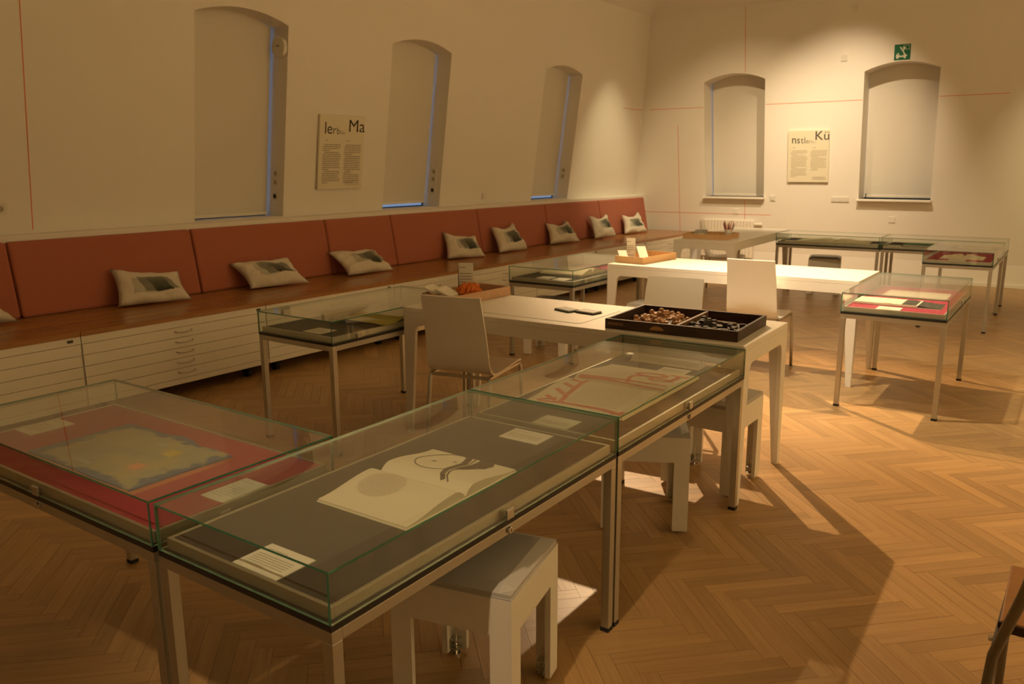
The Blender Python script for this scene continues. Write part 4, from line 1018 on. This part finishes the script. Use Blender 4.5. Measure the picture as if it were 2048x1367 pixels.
# tray with orange wool on near table
tray('wooden_tray', 'rosy wooden tray with orange wool on the near table', -3.215, 3.68, -2.955, 4.21, M['tray_pink'], R(-3), .055)
def fluff(x, y, z, rad, label):
    import bmesh
    bm = bmesh.new(); bmesh.ops.create_icosphere(bm, subdivisions=4, radius=rad); rr = random.Random(3)
    for v in bm.verts:
        n = v.co.normalized(); f = 1 + .18 * math.sin(9 * n.x + 3 * n.y) * math.sin(8 * n.y - 4 * n.z) + rr.uniform(-.10, .16)
        v.co = Vector((v.co.x * f * .9, v.co.y * f * 1.35, v.co.z * f * .72))
    me = bpy.data.meshes.new('wool'); bm.to_mesh(me); bm.free(); me.materials.append(M['wool'])
    link('wool_bundle', me, None, label, 'wool', loc=(x * KP, y * KP, z))
fluff(-3.06, 3.93, TZ + .052, .062, 'fluffy orange ball of wool in the rosy tray')
def card_stand(x, y, z, w, h, rz, label):
    t = thing('text_card', label, 'card', (x * KP, y * KP, z), rz); b = MB(); b.box(-w / 2, -.0015, 0, w / 2, .0015, h); part('card', b, M['paper'], t)
    bb = MB(); rr = random.Random(2)
    for k in range(9):
        if k == 5: continue
        zz = h - .030 - k * h * .085 - (.02 if k > 0 else 0); ll = w * (.8 if k not in (0, 4, 8) else .4)
        bb.add([(-w * .42, -.0018, zz), (-w * .42 + ll, -.0018, zz), (-w * .42 + ll, -.0018, zz + .004), (-w * .42, -.0018, zz + .004)], [(0, 1, 2, 3)])
    part('card_text', bb, M['ink_soft'], t)
    b = MB(); b.box(-w / 2 - .002, -.010, 0, -w / 2 + .001, .010, h * .9); part('holder_edge', b, M['ink_mid'], t)
card_stand(-3.12, 3.98, TZ + .007, .092, .205, R(25), 'tall white text card standing behind the orange wool')
def paper_stack(x, y, z, w, l, rz, tilt, label, n=3):
    t = link('paper_stack', None, None, label, 'paper'); t.matrix_world = Matrix.Translation((x * KP, y * KP, z)) @ Matrix.Rotation(rz, 4, 'Z') @ Matrix.Rotation(tilt, 4, 'Y')
    for k in range(n):
        b = MB(); b.box(-w / 2 + k * .002, -l / 2, k * .004, w / 2 - k * .003, l / 2, k * .004 + .003); part('leaflet', b, M['paper'], t)
paper_stack(-3.19, 3.76, TZ + .060, .11, .15, R(20), R(28), 'leaning stack of leaflets at the left of the rosy tray')
paper_stack(-3.10, 3.77, TZ + .055, .11, .15, R(15), R(25), 'second leaning stack of leaflets beside the orange wool')
# middle table tray
tray('wooden_tray', 'pale wooden tray at the left end of the middle table', -3.205, 6.16, -2.93, 6.70, M['tray_wood'], R(-6), .055)
card_stand(-3.17, 6.34, TZ + .007, .075, .185, R(25), 'small white text card in the pale tray on the middle table')
paper_stack(-3.19, 6.24, TZ + .048, .15, .075, R(-50), R(28), 'bright leaflets leaning at the left corner of the pale tray')
paper_stack(-3.04, 6.30, TZ + .062, .20, .075, R(-50), R(32), 'bright leaflets leaning across the middle of the pale tray', 5)
for (x, y, mt, lb) in ((-3.02, 6.53, 'pen_violet', 'small violet eraser in the pale tray'), (-3.01, 6.57, 'pen_red', 'small red eraser in the pale tray'), (-2.985, 6.545, 'pen_blue', 'small dark blue eraser in the pale tray')):
    t = thing('eraser', lb, 'eraser', (x * KP, y * KP, TZ + .0065), .6); b = MB(); b.box(-.018, -.010, 0, .018, .010, .026); part('block', b, M[mt], t, bevel=.003)
# far table tray, cup, pencils
tray('wooden_tray', 'brown wooden tray on the far table beside the pencil cup', -3.70, 8.70, -3.20, 9.10, M['tray_wood'], R(0), .055)
cup = thing('pencil_cup', 'white cup of coloured pencils on the far table', 'cup', (-3.27, 8.955, TZ + .0065))
b = MB(); n = 18; vs = []
for (rr_, z) in ((.034, 0), (.046, .085), (.043, .085), (.031, .006)):
    for i in range(n): vs.append((rr_ * math.cos(6.2832 * i / n), rr_ * math.sin(6.2832 * i / n), z))
fs = [tuple(range(n))[::-1], tuple(range(3 * n, 4 * n))]
for k in range(3):
    for i in range(n): fs.append((k * n + i, k * n + (i + 1) % n, (k + 1) * n + (i + 1) % n, (k + 1) * n + i))
b.add(vs, fs); part('body', b, M['plastic'], cup, smooth=True)
cols = ['pen_violet', 'pen_blue', 'pen_dark', 'pen_red', 'pen_orange', 'pen_orange', 'pen_wood', 'pen_violet', 'pen_red', 'pen_dark', 'pen_orange', 'pen_blue', 'pen_wood', 'pen_red']
cname = dict(pen_violet='violet', pen_blue='blue', pen_dark='black', pen_red='red', pen_orange='orange', pen_wood='natural wood')
rr = random.Random(9)
for i, c in enumerate(cols):
    a = 6.2832 * i / len(cols); base = Vector((-3.27 + .015 * math.cos(a), 8.955 + .015 * math.sin(a), TZ + .015)); le = rr.uniform(.13, .175)
    d = Vector((math.cos(a) * rr.uniform(.2, .45), math.sin(a) * .3, 1)).normalized()
    m_ = d.to_track_quat('Z', 'Y').to_matrix().to_4x4(); m_.translation = base
    t = link('coloured_pencil', None, None, '%s coloured pencil in the white cup' % cname[c], 'pencil', '%s pencils in the cup' % cname[c], mw=m_)
    b = MB(); b.cyl((0, 0, 0), .0042, le, seg=6); part('barrel', b, M[c], t); b = MB(); b.cyl((0, 0, le), .0042, .014, seg=6, r2=.0008); part('tip', b, M['pen_wood'], t)
t = thing('tape_dispenser', 'low grey box at the left of the far tray', 'box', (-3.58, 8.90, TZ + .0065), .1)
b = MB(); b.prism([(-.07, 0), (.07, 0), (.068, .072), (-.045, .072)], -.05, .05, axis='y'); part('body', b, M['paper_grey'], t, bevel=.004)
t = thing('white_eraser', 'small white block on the rim side of the far tray', 'eraser', (-3.47, 8.66, TZ + .0065), .3); b = MB(); b.box(-.03, -.02, 0, .03, .02, .05); part('block', b, M['paper'], t, bevel=.004)

# ------------------------------------------------------------------ spot lamps with their housings, some added only as fill
def spot(i, pos, aim, watts, cone, blend, col, rad):
    d = (Vector(aim) - Vector(pos)).normalized()
    m = d.to_track_quat('-Z', 'Y').to_matrix().to_4x4(); m.translation = Vector(pos)
    t = link('ceiling_spotlight', None, None, 'unseen white cylinder spotlight hanging from the ceiling', 'spotlight', 'ceiling spotlights', mw=m)
    b = MB(); b.cyl((0, 0, .012), .045, .14, seg=18); part('housing', b, M['plastic'], t)
    b = MB(); inv = m.inverted(); top = Vector(pos) + Vector((0, 0, .02)); zc = min(5.15, 3.70 + .55 * (pos[0] + 5.75), 3.70 + .55 * (11.64 - pos[1]))
    b.tube([inv @ (Vector(pos) - d * .10), inv @ Vector((pos[0], pos[1], zc))], .010, 8); part('stem', b, M['plastic'], t)
    l = bpy.data.lights.new('lamp', 'SPOT'); l.energy = watts; l.spot_size = R(cone); l.spot_blend = blend; l.color = col; l.shadow_soft_size = rad
    lo = bpy.data.objects.new('lamp', l); COL.objects.link(lo); lo.parent = t; lo.location = (0, 0, 0)
for i, s in enumerate(SPOTS): spot(i, *s)
